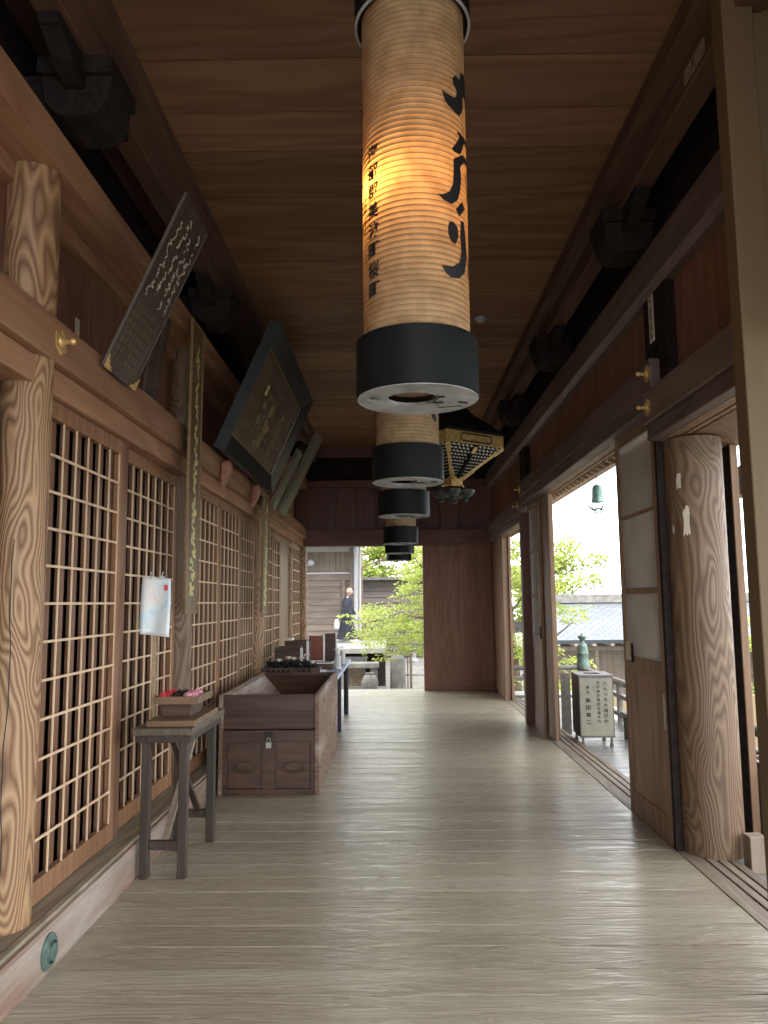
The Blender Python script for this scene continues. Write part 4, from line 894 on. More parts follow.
# boards sloping inward like a hopper
mb = MB(); zi = BH - 0.03; zl = BH - 0.27; a, b = hx - 0.036, 0.09; y0, y1, ya, yb = 0.056, D - 0.041, 0.28, D - 0.28
mb.add([(-a, y0, zi), (-b, ya, zl), (-b, yb, zl), (-a, y1, zi)], [(0, 1, 2, 3)]); mb.build('left_slope', 'sill_worn', t)  # paler wood than the other slopes, standing for the light on this side
mb = MB(); mb.add([(a, y0, zi), (b, ya, zl), (b, yb, zl), (a, y1, zi)], [(3, 2, 1, 0)]); mb.build('right_slope', 'box_wood', t)
mb = MB(); mb.add([(-a, y1, zi), (-b, yb, zl), (b, yb, zl), (a, y1, zi)], [(0, 1, 2, 3)]); mb.build('end_slope', 'box_wood', t)
mb = MB(); mb.add([(-a, y0, zi), (-b, ya, zl), (b, ya, zl), (a, y0, zi)], [(3, 2, 1, 0)]); mb.build('front_slope', 'box_wood', t)
MB().box(-0.10, 0.10, ya - 0.02, yb + 0.02, zl - 0.02, zl - 0.005).build('money_slot', 'black_wood', t)
t2 = thing('paper_slip', 'crumpled white slip lying on the rim of the offertory box', 'paper', (-1.30, 6.42, 0.727))
mb = MB(); mb.add([(-0.05, -0.04, 0.0), (0.05, -0.05, 0.012), (0.06, 0.05, 0.0), (-0.03, 0.045, 0.016), (0.0, 0.0, 0.022)], [(0, 1, 4), (1, 2, 4), (2, 3, 4), (3, 0, 4)]); o = mb.build('sheet', 'white_paper', t2); o.rotation_euler = (0, 0.6, 0)

# ================================================================== CLOTH-COVERED TABLE BEHIND IT
TZ = 0.72
t = thing('folding_table', 'long low table under a blue-white cloth, behind the offertory box', 'table', (-1.03, 8.42, 0))
mb = MB(); mb.box(-0.41, 0.41, 0.0, 2.50, TZ - 0.03, TZ - 0.004); mb.build('table_top', 'table_wood', t, 0.003)
for x_, y_ in ((0.37, 0.80), (0.37, 2.20), (-0.37, 0.80), (-0.37, 2.20)):
    mb = MB(); mb.tube([(x_, y_, 0.0), (x_, y_, TZ - 0.031)], 0.032, 12); mb.build('leg', 'cloth_navy', t, 0, True)
cl = MB(); n = 30; cl.box(-0.42, 0.42, -0.01, 2.51, TZ - 0.003, TZ)
cl.box(0.415, 0.421, -0.01, 2.51, TZ - 0.045, TZ)
o = cl.build('tablecloth', 'cloth_blue', None, 0.002, origin=(0, 0, 0)); o.location = (-1.03, 8.42, 0); tag(o, 'blue-white cloth spread over the long low table', 'tablecloth')
def on_table(x, y): return (x, y, TZ + 0.0005)
t = thing('charm_tray', 'shallow brown tray heaped with black and white tasselled charms', 'tray', on_table(-1.13, 8.60))
mb = MB(); mb.box(-0.32, 0.32, -0.13, 0.13, 0, 0.012); mb.box(-0.32, 0.32, -0.13, -0.118, 0.012, 0.08); mb.box(-0.32, 0.32, 0.118, 0.13, 0.012, 0.07); mb.box(-0.32, -0.308, -0.118, 0.118, 0.012, 0.07); mb.box(0.308, 0.32, -0.118, 0.118, 0.012, 0.07); mb.build('tray', 'box_wood', t, 0.002)
mb = MB()
for i in range(9):
    if i == 5: continue
    mb.cbox((-0.24 + i * 0.055, -0.1315, 0.045), (0.03, 0.002, 0.03))
mb.build('incised_pattern', 'black_wood', t)
rg = random.Random(11); kk = 0
for i in range(27):
    px_ = -0.25 + 0.062 * (i % 9) + rg.uniform(-.004, .004); py_ = -0.07 + 0.07 * (i // 9); pz = 0.07 + (0.035 if i % 2 else 0.0)
    c = thing('tassel_charm', 'small black tassel heaped in the brown charm tray', 'charm', (-1.13 + px_, 8.60 + py_, TZ + pz), rz=rg.uniform(0, 6), group='black tassels in the brown tray')
    mb = MB(); mb.ball((0, 0, 0.018), (0.03, 0.026, 0.022), 9, 6); mb.build('knot', 'black_cloth', c, 0, True)
    mb = MB()
    for q in range(5): a = q * 1.25; mb.tube([(0.01 * math.cos(a), 0.01 * math.sin(a), 0.02), (0.03 * math.cos(a), 0.03 * math.sin(a), 0.034), (0.042 * math.cos(a), 0.042 * math.sin(a), 0.018)], [0.006, 0.005, 0.002], 5)
    mb.build('fringe', 'black_cloth', c)
for i, (px_, pz) in enumerate([(-0.13, 0.10), (-0.03, 0.125), (0.03, 0.115), (0.12, 0.12), (0.17, 0.15), (0.235, 0.075)]):
    c = thing('white_tassel', 'small white tassel among the black ones in the brown charm tray', 'charm', (-1.13 + px_, 8.60 - 0.105 + 0.01 * (i % 3) + 0.02, TZ + pz + 0.045), rz=i * 0.9, group='white tassels in the brown tray')
    mb = MB(); mb.ball((0, 0, 0.016), (0.022, 0.02, 0.018), 9, 6); mb.build('knot', 'cream', c, 0, True)
    mb = MB()
    for q in range(5): a = q * 1.25 + 0.4; mb.tube([(0.01 * math.cos(a), 0.01 * math.sin(a), 0.018), (0.03 * math.cos(a), 0.03 * math.sin(a), 0.026), (0.038 * math.cos(a), 0.038 * math.sin(a), 0.006)], [0.006, 0.005, 0.002], 5)
    mb.build('fringe', 'cream', c)
def crate(x, y, w, d, h, lab, m='box_wood', open_=True):
    c = thing('wooden_box', lab, 'box', on_table(x, y)); mb = MB(); mb.box(-w / 2, w / 2, -d / 2, d / 2, 0, 0.012); mb.box(-w / 2, w / 2, -d / 2, -d / 2 + 0.012, 0.012, h); mb.box(-w / 2, w / 2, d / 2 - 0.012, d / 2, 0.012, h)
    mb.box(-w / 2, -w / 2 + 0.012, -d / 2 + 0.012, d / 2 - 0.012, 0.012, h); mb.box(w / 2 - 0.012, w / 2, -d / 2 + 0.012, d / 2 - 0.012, 0.012, h); mb.build('body', m, c, 0.003)
    MB().box(-w / 2 + 0.0125, w / 2 - 0.0125, -d / 2 + 0.0125, d / 2 - 0.0125, h * 0.55, h * 0.57).build('inner_board', 'black_wood', c); return c
crate(-1.24, 9.18, 0.30, 0.26, 0.27, 'near brown box standing behind the tasselled charms')
crate(-1.20, 9.72, 0.30, 0.28, 0.315, 'taller brown box behind the near brown box')
t = thing('folded_paper', 'folded white paper on top of the taller brown box', 'paper', (-1.30, 9.68, TZ + 0.317))
MB().box(-0.045, 0.045, -0.08, 0.08, 0, 0.028).build('sheets', 'white_paper', t, 0.003)
def slip(x, y, h, lab, w=0.03):
    c = thing('paper_fortune_stand', lab, 'paper stand', on_table(x, y), group=None); MB().box(-0.04, 0.04, -0.03, 0.03, 0, 0.012).build('foot', 'box_wood', c, 0.002); MB().box(-w / 2, w / 2, -0.004, 0.004, 0.013, h).build('slip', 'white_paper', c, 0.001); return c
slip(-1.075, 9.02, 0.26, 'short white upright slip beside the near brown box')
slip(-1.035, 9.30, 0.33, 'taller white upright slip beside the near brown box')
t = thing('notice_panel', 'upright brown notice panel with white side edges on the cloth-covered table', 'panel', on_table(-0.99, 9.95))
MB().box(-0.105, 0.085, -0.015, 0.015, 0.05, 0.36).build('panel', 'panel_red2', t, 0.003)
for s in (-1, 1): MB().box(-0.01 + s * 0.10 - 0.008, -0.01 + s * 0.10 + 0.010, -0.02, 0.02, 0.0, 0.37).build('side_edge', 'white_paper', t, 0.002)
t = thing('notice_panel', 'narrow brown notice panel behind the one with white side edges', 'panel', on_table(-0.86, 10.45))
MB().box(-0.07, 0.07, -0.012, 0.012, 0.0, 0.37).build('panel', 'box_wood', t, 0.003); MB().box(0.07, 0.085, -0.016, 0.016, 0.0, 0.37).build('side_edge', 'white_paper', t, 0.002)
t = thing('low_tray', 'low brown tray with a white rim in front of the notice panel', 'tray', on_table(-0.82, 9.28))
mb = MB(); mb.box(-0.11, 0.09, -0.15, 0.15, 0, 0.012); mb.box(-0.11, 0.09, -0.15, -0.14, 0.012, 0.07); mb.box(-0.11, 0.09, 0.14, 0.15, 0.012, 0.07); mb.box(-0.11, -0.10, -0.14, 0.14, 0.012, 0.07); mb.box(0.08, 0.09, -0.14, 0.14, 0.012, 0.07); mb.build('tray', 'box_wood', t, 0.002)
mb = MB(); mb.box(-0.115, 0.095, -0.155, -0.135, 0.071, 0.083); mb.box(0.078, 0.098, -0.135, 0.155, 0.071, 0.083); mb.build('white_rim', 'white_paper', t, 0.001)
t = thing('price_card', 'small white card at the corner of the brown charm tray', 'card', on_table(-0.78, 8.52))
mb = MB(); mb.prism([(-0.03, 0), (0.03, 0), (0.028, 0.003), (0.0, 0.055), (-0.004, 0.055)], 'x', -0.035, 0.035); mb.build('card', 'white_paper', t)
def pump(x, y, s, lab):
    c = thing('pump_bottle', lab, 'bottle', on_table(x, y)); mb = MB(); mb.lathe([(0.0, 0.0), (0.036 * s, 0.0), (0.038 * s, 0.01), (0.038 * s, 0.13 * s), (0.032 * s, 0.15 * s), (0.014 * s, 0.165 * s)], 20, close=False); mb.build('bottle_body', 'bottle', c, 0, True)
    mb = MB(); mb.lathe([(0.015 * s, 0.166 * s), (0.015 * s, 0.185 * s), (0.005 * s, 0.188 * s), (0.005 * s, 0.215 * s), (0.012 * s, 0.217 * s), (0.012 * s, 0.23 * s), (0, 0.23 * s)], 14, close=False); mb.tube([(0, 0, 0.224 * s), (-0.035 * s, -0.01, 0.222 * s), (-0.042 * s, -0.012, 0.212 * s)], 0.005, 6); mb.build('pump', 'white_paper', c, 0, True); return c
pump(-0.67, 9.20, 1.05, 'milky pump bottle standing at the table corner'); pump(-0.665, 9.95, 0.95, 'second pump bottle, just behind the milky one')
pump(-0.78, 10.75, 0.8, 'smallest pump bottle at the far end of the cloth-covered table')

# ================================================================== OUTSIDE, RIGHT: veranda, rail, box lantern, bell
struct('ground_1', MB().box(-30, 3.3, YE + 0.45, 60, -0.9, -0.8), 'gravel', 'pale gravel yard beyond the far opening', 'ground')
struct('ground_2', MB().box(3.3, 60, -20, 90, -3.1, -3.0), 'gravel', 'lower yard beyond the veranda', 'ground')
struct('ground_3', MB().box(-30, 3.3, -30, YB - 0.2, -0.9, -0.8), 'gravel', 'yard behind the building', 'ground')
struct('ground_4', MB().box(-2.2, 1.2, YE + 0.5, 17.0, -0.8, -0.72), 'grass', 'mossy strip beyond the threshold', 'ground')
mb = MB(); y = YB
while y < 13.4: mb.box(1.97, 3.15, y + 0.003, y + 0.197, -0.12, -0.05 + random.uniform(-.001, .001)); y += 0.2
struct('floor_veranda', mb, 'deck', 'bluish weathered deck boards of the outer veranda', 'veranda deck', 0.002)
struct('floor_veranda_edge', MB().box(3.15, 3.22, YB, 13.4, -0.35, -0.05), 'deck', 'edge board of the veranda', 'veranda edge', 0.004)
# roof over the veranda
mb = MB(); mb.add([(1.86, YB, 4.24), (3.55, YB, 3.63), (3.55, 17.0, 3.63), (1.86, 17.0, 4.24), (1.86, YB, 4.30), (3.55, YB, 3.69), (3.55, 17.0, 3.69), (1.86, 17.0, 4.30)], [(0, 1, 2, 3), (7, 6, 5, 4), (0, 4, 5, 1), (1, 5, 6, 2), (2, 6, 7, 3), (3, 7, 4, 0)])
mb.box(3.40, 3.50, YB, 17.0, 3.58, 3.70)
struct('roof_eave', mb, 'jamb', 'boarded underside of the eave over the veranda', 'eave')
mb = MB(); y = YB + 0.2
while y < 16.9: mb.bar((1.87, y, 4.19), (3.38, y, 3.64), 0.07, 0.09, up=(0, 0, 1)); y += 0.32
struct('roof_rafters', mb, 'jamb', 'row of rafters under the veranda eave', 'rafters')
struct('roof_porch_beam', MB().box(3.36, 3.50, 2.0, 8.7, 2.50, 2.78), 'beam_grey', 'porch beam beyond the thick pillar', 'porch beam', 0.006)
struct('porch_post', MB().box(3.34, 3.52, 8.5, 8.7, -0.9, 2.5), 'grey_wood', 'porch post behind the paper door', 'porch post', 0.006)
RX = 2.88
def giboshi(x, y, lab):
    c = thing('railing_post', lab, 'railing post', (x, y, -0.05), group='veranda railing posts'); MB().lathe([(0.085, 0.0), (0.085, 0.50), (0, 0.50)], 20, close=False).build('post', 'grey_wood', c, 0, True)
    mb = MB(); mb.lathe([(0.093, 0.49), (0.096, 0.50), (0.096, 0.60), (0.09, 0.62), (0.086, 0.64), (0.084, 0.72), (0.090, 0.73), (0.090, 0.745), (0.083, 0.755), (0.080, 0.80), (0.074, 0.85), (0.055, 0.885), (0.035, 0.90), (0.032, 0.935), (0.05, 0.96), (0.068, 0.985), (0.062, 1.005), (0.02, 1.02), (0.010, 1.035), (0.0, 1.075)], 28, close=False); mb.build('bronze_finial', 'bronze', c, 0, True); return c
giboshi(RX, 12.0, 'railing post with a green bronze onion finial behind the lettered box lantern')
def rail(name, lab, p, q, zs):
    c = thing(name, lab, 'railing', (p[0], p[1], -0.05)); P = Vector((p[0], p[1], 0)); Q = Vector((q[0], q[1], 0))
    for i, (z, r_) in enumerate(zs):
        mb = MB(); d = Q - P
        if i == 0: mb.tube([Vector((0, 0, z)), Vector((d.x, d.y, z))], r_, 14)
        else: mb.bar(Vector((0, 0, z)), Vector((d.x, d.y, z)), 0.07, r_)
        mb.build('handrail' if i == 0 else 'lower_rail', 'grey_rail', c, 0 if i == 0 else 0.003, i == 0)
    n = max(2, int(d.length / 1.6))
    for k in range(1, n): u = d * (k / n); MB().box(u.x - 0.03, u.x + 0.03, u.y - 0.03, u.y + 0.03, 0.0, zs[0][0] - 0.03).build('baluster', 'grey_rail', c, 0.003)
    return c
rail('railing', 'long pale veranda handrail running past the lettered box lantern', (RX, 11.9), (RX, 3.0), [(0.50, 0.045), (0.33, 0.05), (0.10, 0.05)])
rail('railing', 'short cross railing behind the paper-panelled doors', (2.78, 12.0), (1.70, 12.0), [(0.53, 0.035), (0.38, 0.04), (0.10, 0.04)])
# lettered box lantern
t = thing('box_lantern', 'upright box lantern with a pale lettered face standing on the veranda', 'lantern', (2.155, 8.62, -0.048), rz=math.radians(-3))
w2, d2 = 0.18, 0.22; z0_, z1_ = 0.10, 0.74
mb = MB()
for sx in (-1, 1):
    for sy in (-1, 1): mb.box(sx * w2 - 0.012 * (sx > 0) - 0.0 * (sx < 0) if sx > 0 else -w2, w2 if sx > 0 else -w2 + 0.012, (d2 - 0.012) if sy > 0 else -d2, d2 if sy > 0 else -d2 + 0.012, z0_, z1_)
for z_ in (z0_, z1_ - 0.02):
    mb.box(-w2, w2, -d2 - 0.002, -d2 + 0.01, z_, z_ + 0.02); mb.box(-w2, w2, d2 - 0.01, d2, z_, z_ + 0.02); mb.box(-w2 - 0.002, -w2 + 0.01, -d2, d2, z_, z_ + 0.02); mb.box(w2 - 0.01, w2, -d2, d2, z_, z_ + 0.02)
mb.build('frame', 'grey_rail', t)
mb = MB(); mb.box(-w2 + 0.002, w2 - 0.002, -d2 + 0.0, -d2 + 0.004, z0_ + 0.002, z1_ - 0.002); fp = mb.build('lettered_face', 'aged_paper', t)
mb = MB(); pl = lambda u, v: (u, -d2 - 0.0035, v)
write_column(mb, '六九つ舟大福團中', pl, 0.095, z1_ - 0.05, 0.042, 0.056, 0.01)
write_column(mb, '芝宗徳兵衛宗夫婦外内', pl, 0.022, z1_ - 0.045, 0.034, 0.045, 0.01)
write_column(mb, '仝人', pl, -0.025, z1_ - 0.10, 0.022, 0.03, 0.0)
write_column(mb, '施主 ', pl, -0.088, z1_ - 0.09, 0.036, 0.05, 0.01); write_column(mb, '駒田鎮二', pl, -0.088, z1_ - 0.215, 0.048, 0.075, 0.012)
mb.build('lettering', 'ink', fp)
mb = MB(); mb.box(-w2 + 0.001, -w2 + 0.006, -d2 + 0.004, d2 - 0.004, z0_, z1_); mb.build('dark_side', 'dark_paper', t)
mb = MB(); mb.box(w2 - 0.006, w2 - 0.001, -d2 + 0.004, d2 - 0.004, z0_, z1_); mb.build('side_paper', 'aged_paper', t)
mb = MB(); mb.box(-w2 + 0.006, w2 - 0.006, d2 - 0.006, d2 - 0.001, z0_, z1_); mb.build('back_paper', 'aged_paper', t)
v, f = hole_disc(0.17, [(0, 0, 0.07, 28, 0)], z1_ + 0.006, 0.01)
mb = MB(); mb.box(-w2 - 0.006, w2 + 0.006, -d2 - 0.006, -0.08, z1_, z1_ + 0.012); mb.box(-w2 - 0.006, w2 + 0.006, 0.08, d2 + 0.006, z1_, z1_ + 0.012); mb.box(-w2 - 0.006, -0.08, -0.08, 0.08, z1_, z1_ + 0.012); mb.box(0.08, w2 + 0.006, -0.08, 0.08, z1_, z1_ + 0.012); mb.build('top_board', 'deck_pale', t, 0.002)
for sx in (-1, 1):
    for sy in (-1, 1): MB().lathe([(0.014, 0.10), (0.012, 0.06), (0.022, 0.015), (0.018, 0.0), (0.0, 0.0)], 12, (sx * (w2 - 0.03), sy * (d2 - 0.03), 0), close=False).build('leg', 'grey_rail', t, 0, True)
t = thing('leaning_board', 'grey board leaning behind the lettered box lantern', 'board', (1.98, 9.25, -0.05))
MB().box(-0.03, 0.08, -0.012, 0.012, 0, 0.70).build('board', 'grey_rail', t, 0.003)
t = thing('low_bench', 'low wooden bench seen past the lettered box lantern', 'bench', (2.66, 8.6, -0.05))
MB().box(-0.12, 0.12, -0.35, 0.35, 0.26, 0.30).build('seat', 'grey_rail', t, 0.004)
for sy in (-1, 1): MB().box(-0.10, 0.10, sy * 0.27 - 0.02, sy * 0.27 + 0.02, 0, 0.259).build('leg', 'table_wood', t, 0.003)
# wind bell at the eave corner
t = thing('wind_bell', 'green bronze wind bell hanging from the eave corner against the sky', 'bell', (3.42, 12.8, 3.12))
mb = MB(); mb.lathe([(0.0, 0.30), (0.03, 0.30), (0.06, 0.285), (0.082, 0.25), (0.088, 0.20), (0.095, 0.08), (0.105, 0.02), (0.112, 0.0), (0.098, 0.0), (0.09, 0.05), (0.08, 0.25), (0, 0.28)], 28, close=False); mb.build('bell_body', 'bronze_pale', t, 0, True)
MB().tube([(0, 0, 0.30), (0, 0, 0.34), (0.0, 0.0, 0.50)], 0.008, 6).build('chain', 'bronze_dark', t)
MB().tube([(0, 0, 0.28), (0, 0, -0.12)], 0.006, 6).build('clapper_rod', 'bronze_dark', t)
mb = MB()
for k in range(4):
    a = k * PI / 2 + 0.3; pts = [(0.02 * math.cos(a), 0.02 * math.sin(a), -0.10), (0.09 * math.cos(a), 0.09 * math.sin(a), -0.13), (0.15 * math.cos(a), 0.15 * math.sin(a), -0.09), (0.18 * math.cos(a), 0.18 * math.sin(a), -0.04)]
    mb.tube(pts, [0.012, 0.02, 0.016, 0.006], 6)
    mb.tube([(0.05 * math.cos(a), 0.05 * math.sin(a), -0.12), (0.07 * math.cos(a + .4), 0.07 * math.sin(a + .4), -0.17), (0.03 * math.cos(a + .8), 0.03 * math.sin(a + .8), -0.19)], 0.01, 6)
mb.build('wind_catcher', 'bronze_pale', t)
# wooden crate beyond the shutter
t = thing('wooden_crate', 'low wooden crate on the veranda, seen past the near post', 'crate', (2.59, 5.2, -0.05))
w, d, h = 0.20, 0.28, 0.45; mb = MB()
mb.box(-w, w, -d, -d + 0.02, 0.04, h); mb.box(-w, w, d - 0.02, d, 0.04, h); mb.box(-w, -w + 0.02, -d + 0.02, d - 0.02, 0.04, h); mb.box(w - 0.02, w, -d + 0.02, d - 0.02, 0.04, h); mb.box(-w, w, -d, d, 0.02, 0.04)
mb.build('body', 'light_board', t, 0.003)
mb = MB(); mb.box(-w - 0.012, w + 0.012, -d - 0.012, -d + 0.03, h, h + 0.03); mb.box(-w - 0.012, w + 0.012, d - 0.03, d + 0.012, h, h + 0.03); mb.box(-w - 0.012, -w + 0.03, -d, d, h, h + 0.03); mb.box(w - 0.03, w + 0.012, -d, d, h, h + 0.03); mb.build('rim', 'box_wood', t, 0.002)
for sx in (-1, 1): MB().box(sx * (w - 0.05) - 0.03, sx * (w - 0.05) + 0.03, -d, d, 0, 0.02).build('runner', 'box_wood', t)

# ---- tiled-roof building across the yard
t = thing('tiled_building', 'low timber building with a grey-blue tiled roof across the yard', 'building', (14.0, 27.0, -3.0))
mb = MB(); mb.box(-8.6, 12, 0, 6.0, 0, 3.15); mb.build('wall', 'far_wood_z', t)
mb = MB()
for i in range(14): mb.box(-8.6 + i * 1.5, -8.48 + i * 1.5, -0.05, 0.0, 0, 3.0)
mb.box(-8.6, 12, -0.07, 0.0, 2.78, 2.92); mb.build('timber_frame', 'pale_wood', t)
me_v = []; r0, r1 = (-1.0, 3.18), (3.0, 4.45)
me = bpy.data.meshes.new('roof_slope'); V = [(-9.6, r0[0], r0[1]), (12.5, r0[0], r0[1]), (12.5, r1[0], r1[1]), (-8.4, r1[0], r1[1])]
me.from_pydata(V, [], [(0, 1, 2, 3)]); uvl = me.uv_layers.new(name='UVMap'); uv = [(0, 0), (22.1, 0), (22.1, 4.2), (1.2, 4.2)]
for i, l in enumerate(uv): uvl.data[i].uv = l
me.materials.append(M['tiles']); o = bpy.data.objects.new('roof_slope', me); COL.objects.link(o); o.parent = t; sd = o.modifiers.new('s', 'SOLIDIFY'); sd.thickness = 0.12
MB().prism([(2.7, 4.40), (3.3, 4.40), (3.2, 4.72), (2.8, 4.72)], 'x', -8.6, 12.5).build('ridge', 'stone', t)
mb = MB(); mb.add([(12.5, 3.0, 4.38), (-8.4, 3.0, 4.38), (-9.6, 7.0, 3.1), (12.5, 7.0, 3.1)], [(0, 1, 2, 3)]); mb.build('rear_slope', 'stone', t)
mb = MB()
for i in range(36): mb.box(-9.2 + i * 0.6, -9.08 + i * 0.6, -0.95, 0.0, 2.98, 3.08)
mb.build('rafter_frame', 'pale_wood', t)
# tan wall glimpsed between the rail and the post
struct('wall_yard', MB().box(4.0, 26.0, 21.0, 21.2, -3.0, -1.05), 'tan', 'tan yard wall seen under the railings', 'yard wall')

# ================================================================== TREES
def leaves(rg, pads, n, size, tilt=0.6):
    mb = MB(); v = []; f = []
    tot = sum(p[6] for p in pads)
    for (cx, cy, cz, rx, ry, rz_, wt) in pads:
        for _ in range(int(n * wt / tot)):
            while True:
                a, b, c = rg.uniform(-1, 1), rg.uniform(-1, 1), rg.uniform(-1, 1)
                if a * a + b * b + c * c <= 1: break
            P = Vector((cx + a * rx, cy + b * ry, cz + c * rz_)); s_ = size * rg.uniform(0.6, 1.3); th = rg.uniform(0, 6.28)
            nrm = Vector((rg.gauss(0, tilt), rg.gauss(0, tilt), 1)).normalized(); u = nrm.orthogonal().normalized(); w_ = nrm.cross(u); u, w_ = u * math.cos(th) + w_ * math.sin(th), w_ * math.cos(th) - u * math.sin(th)
            k = len(v)
            v += [P + u * s_, P + w_ * s_ * 0.38 + u * s_ * 0.15, P - u * s_ * 0.7, P - w_ * s_ * 0.38 + u * s_ * 0.15]; f.append((k, k + 1, k + 2, k + 3))
    mb.add(v, f, 0.5); return mb
def tree(name, label, base, trunk, branches, pads, n, size, leafm, seed, group=None):
    rg = random.Random(seed); t = thing(name, label, 'tree', base, group=group); B = Vector(base)
    mb = MB(); mb.tube([Vector(p) - B for p, r_ in trunk], [r_ for p, r_ in trunk], 10); mb.build('trunk', 'bark', t, 0, True)
    mb = MB()
    for br in branches: mb.tube([Vector(p) - B for p in br[0]], [br[1] * (1 - 0.8 * i / (len(br[0]) - 1)) for i in range(len(br[0]))], 7)
    mb.build('branches', 'bark', t, 0, True)
    mb = leaves(rg, pads, n, size); mb.v = [tuple(Vector(p) - B) for p in mb.v]; mb.build('foliage', leafm, t)
    return t
# maple over the far opening
pads = []; rg = random.Random(21)
for i in range(150):
    x = rg.uniform(-0.75, 1.3); zc = rg.uniform(0.3, 3.0) if x > 0.2 else rg.uniform(0.5, 1.4); pads.append((x, rg.uniform(15.6, 18.6), zc, rg.uniform(0.16, 0.4), 0.4, rg.uniform(0.05, 0.14), 1.0 if x > 0.1 else 0.3))
pads += [(-1.05, 17.0, 1.20, 0.22, 0.3, 0.04, 0.35), (-0.85, 17.0, 1.08, 0.28, 0.3, 0.05, 0.5), (0.05, 16.6, 0.42, 0.35, 0.4, 0.06, 0.8), (-0.2, 16.8, 0.28, 0.3, 0.3, 0.05, 0.5)]
tree('maple_tree', 'bright green maple whose branches reach across the far opening', (1.9, 17.2, -0.8), [((1.9, 17.2, -0.8), 0.13), ((1.8, 17.2, 0.6), 0.11), ((1.55, 17.3, 1.6), 0.09), ((1.5, 17.3, 3.4), 0.05)],
     [([(1.75, 17.2, 0.9), (1.0, 17.3, 1.1), (0.2, 17.2, 1.2), (-0.6, 17.0, 1.05), (-1.05, 17.0, 1.18)], 0.04), ([(1.65, 17.3, 1.3), (0.95, 17.5, 1.9), (0.5, 17.4, 2.45), (0.1, 17.2, 2.9)], 0.035), ([(1.7, 17.2, 0.6), (0.9, 16.9, 0.6), (0.1, 16.6, 0.38)], 0.03), ([(1.6, 17.2, 1.6), (0.8, 17, 1.7), (0.2, 17, 1.75)], 0.025)],
     pads, 11500, 0.05, 'leaf', 3)
# trees past the veranda
pads = []; rg = random.Random(31)
for i in range(60):
    a = rg.uniform(0, 6.28); q = rg.uniform(0, 1) ** 0.5; pads.append((3.15 + 1.15 * q * math.cos(a), 18.5 + 1.2 * q * math.sin(a), rg.uniform(-1.4, 2.9), 0.5, 0.5, 0.16, 1))
tree('garden_tree', 'leafy green tree seen past the second paper door and the bronze finial', (2.9, 18.5, -3.0), [((2.9, 18.5, -3.0), 0.16), ((2.85, 18.5, -0.5), 0.13), ((2.7, 18.5, 2.2), 0.05)],
     [([(2.85, 18.5, -0.5), (3.6, 18.4, 0.5), (4.2, 18.3, 1.0)], 0.05), ([(2.8, 18.5, 0.6), (2.0, 18.4, 1.4), (1.6, 18.3, 2.0)], 0.045), ([(2.75, 18.5, 1.2), (3.5, 18.6, 2.1), (4.4, 18.4, 2.6)], 0.03)], pads + [(4.3, 18.4, 1.3, 0.6, 0.4, 0.10, 0.5), (4.5, 18.3, 2.1, 0.5, 0.4, 0.08, 0.25), (4.2, 18.3, 0.0, 0.5, 0.4, 0.2, 1.2)], 9000, 0.075, 'leaf', 4)
pads = []; rg = random.Random(41)
for i in range(40): pads.append((rg.uniform(9.0, 13.5), rg.uniform(23, 25), rg.uniform(-1.5, 0.9), 0.8, 0.6, 0.25, 1))
tree('garden_tree', 'small tree beyond the porch, glimpsed by the near post', (11.4, 24, -3.0), [((11.4, 24, -3.0), 0.16), ((11.3, 24, 0.6), 0.06)], [([(11.4, 24, -1.4), (10.4, 24, -0.2), (10.0, 24, 0.5)], 0.05), ([(11.4, 24, -1.0), (12.4, 24, 0), (12.9, 24, 0.7)], 0.05)], pads, 2500, 0.11, 'leaf', 5)
for i, (x, y, zt_, r_, lab) in enumerate([(-2.6, 40, 5.0, 2.6, 'hillside tree behind the plank building'), (2.4, 45, 5.6, 3.4, 'broad hillside tree beyond the maple'), (10.0, 51, 5.0, 3.6, 'hillside tree farther toward the veranda side')]):
    pads = []; rg = random.Random(50 + i)
    for k in range(50):
        a = rg.uniform(0, 6.28); q = rg.uniform(0, 1) ** 0.5; pads.append((x + r_ * q * math.cos(a), y + 1.6 * q * math.sin(a), rg.uniform(-0.4, zt_), 1.0, 0.8, 0.55, 1))
    tree('hillside_tree', lab, (x, y, -0.8), [((x, y, -0.8), 0.25), ((x, y, 1.5), 0.2), ((x + 0.2, y, zt_ - 0.6), 0.07)], [([(x, y, 1.2), (x + 1.4, y, 2.6), (x + 2.0, y, 3.6)], 0.08), ([(x, y, 1.8), (x - 1.4, y, 3.0), (x - 2.0, y, 4.0)], 0.08)], pads, 9000, 0.20, 'leaf_dark' if i != 0 else 'leaf', 8 + i)

# ================================================================== BEYOND THE FAR OPENING
struct('deck_far', MB().box(-6.0, -0.25, 20.5, 24.6, 0.16, 0.30), 'deck_pale', 'raised pale deck where the monk walks', 'deck', 0.01)
t = thing('temple_building', 'weathered timber building with overlapping boards behind the walking monk', 'building', (-3.0, 24.6, 0.3))
mb = MB(); mb.box(-3.0, 1.62, 0.0, 0.12, 0.0, 3.2); mb.box(1.62, 1.76, 0.0, 6.0, 0.0, 3.2); mb.build('wall', 'far_wood_z', t)
mb = MB(); z = 0.12
while z < 1.83:
    mb.prism([(-0.035, z), (0.0, z), (0.0, z + 0.20), (-0.012, z + 0.20)], 'x', -2.9, 1.32); z += 0.20
mb.build('weatherboards', 'far_wood', t)
mb = MB(); x = -2.9
while x < 1.5: mb.box(x, x + 0.012, -0.018, 0, 2.18, 2.80); mb.box(x + 0.012, x + 0.17, -0.008, 0, 2.18, 2.80); x += 0.175
mb.build('upper_boards', 'far_wood_z', t)
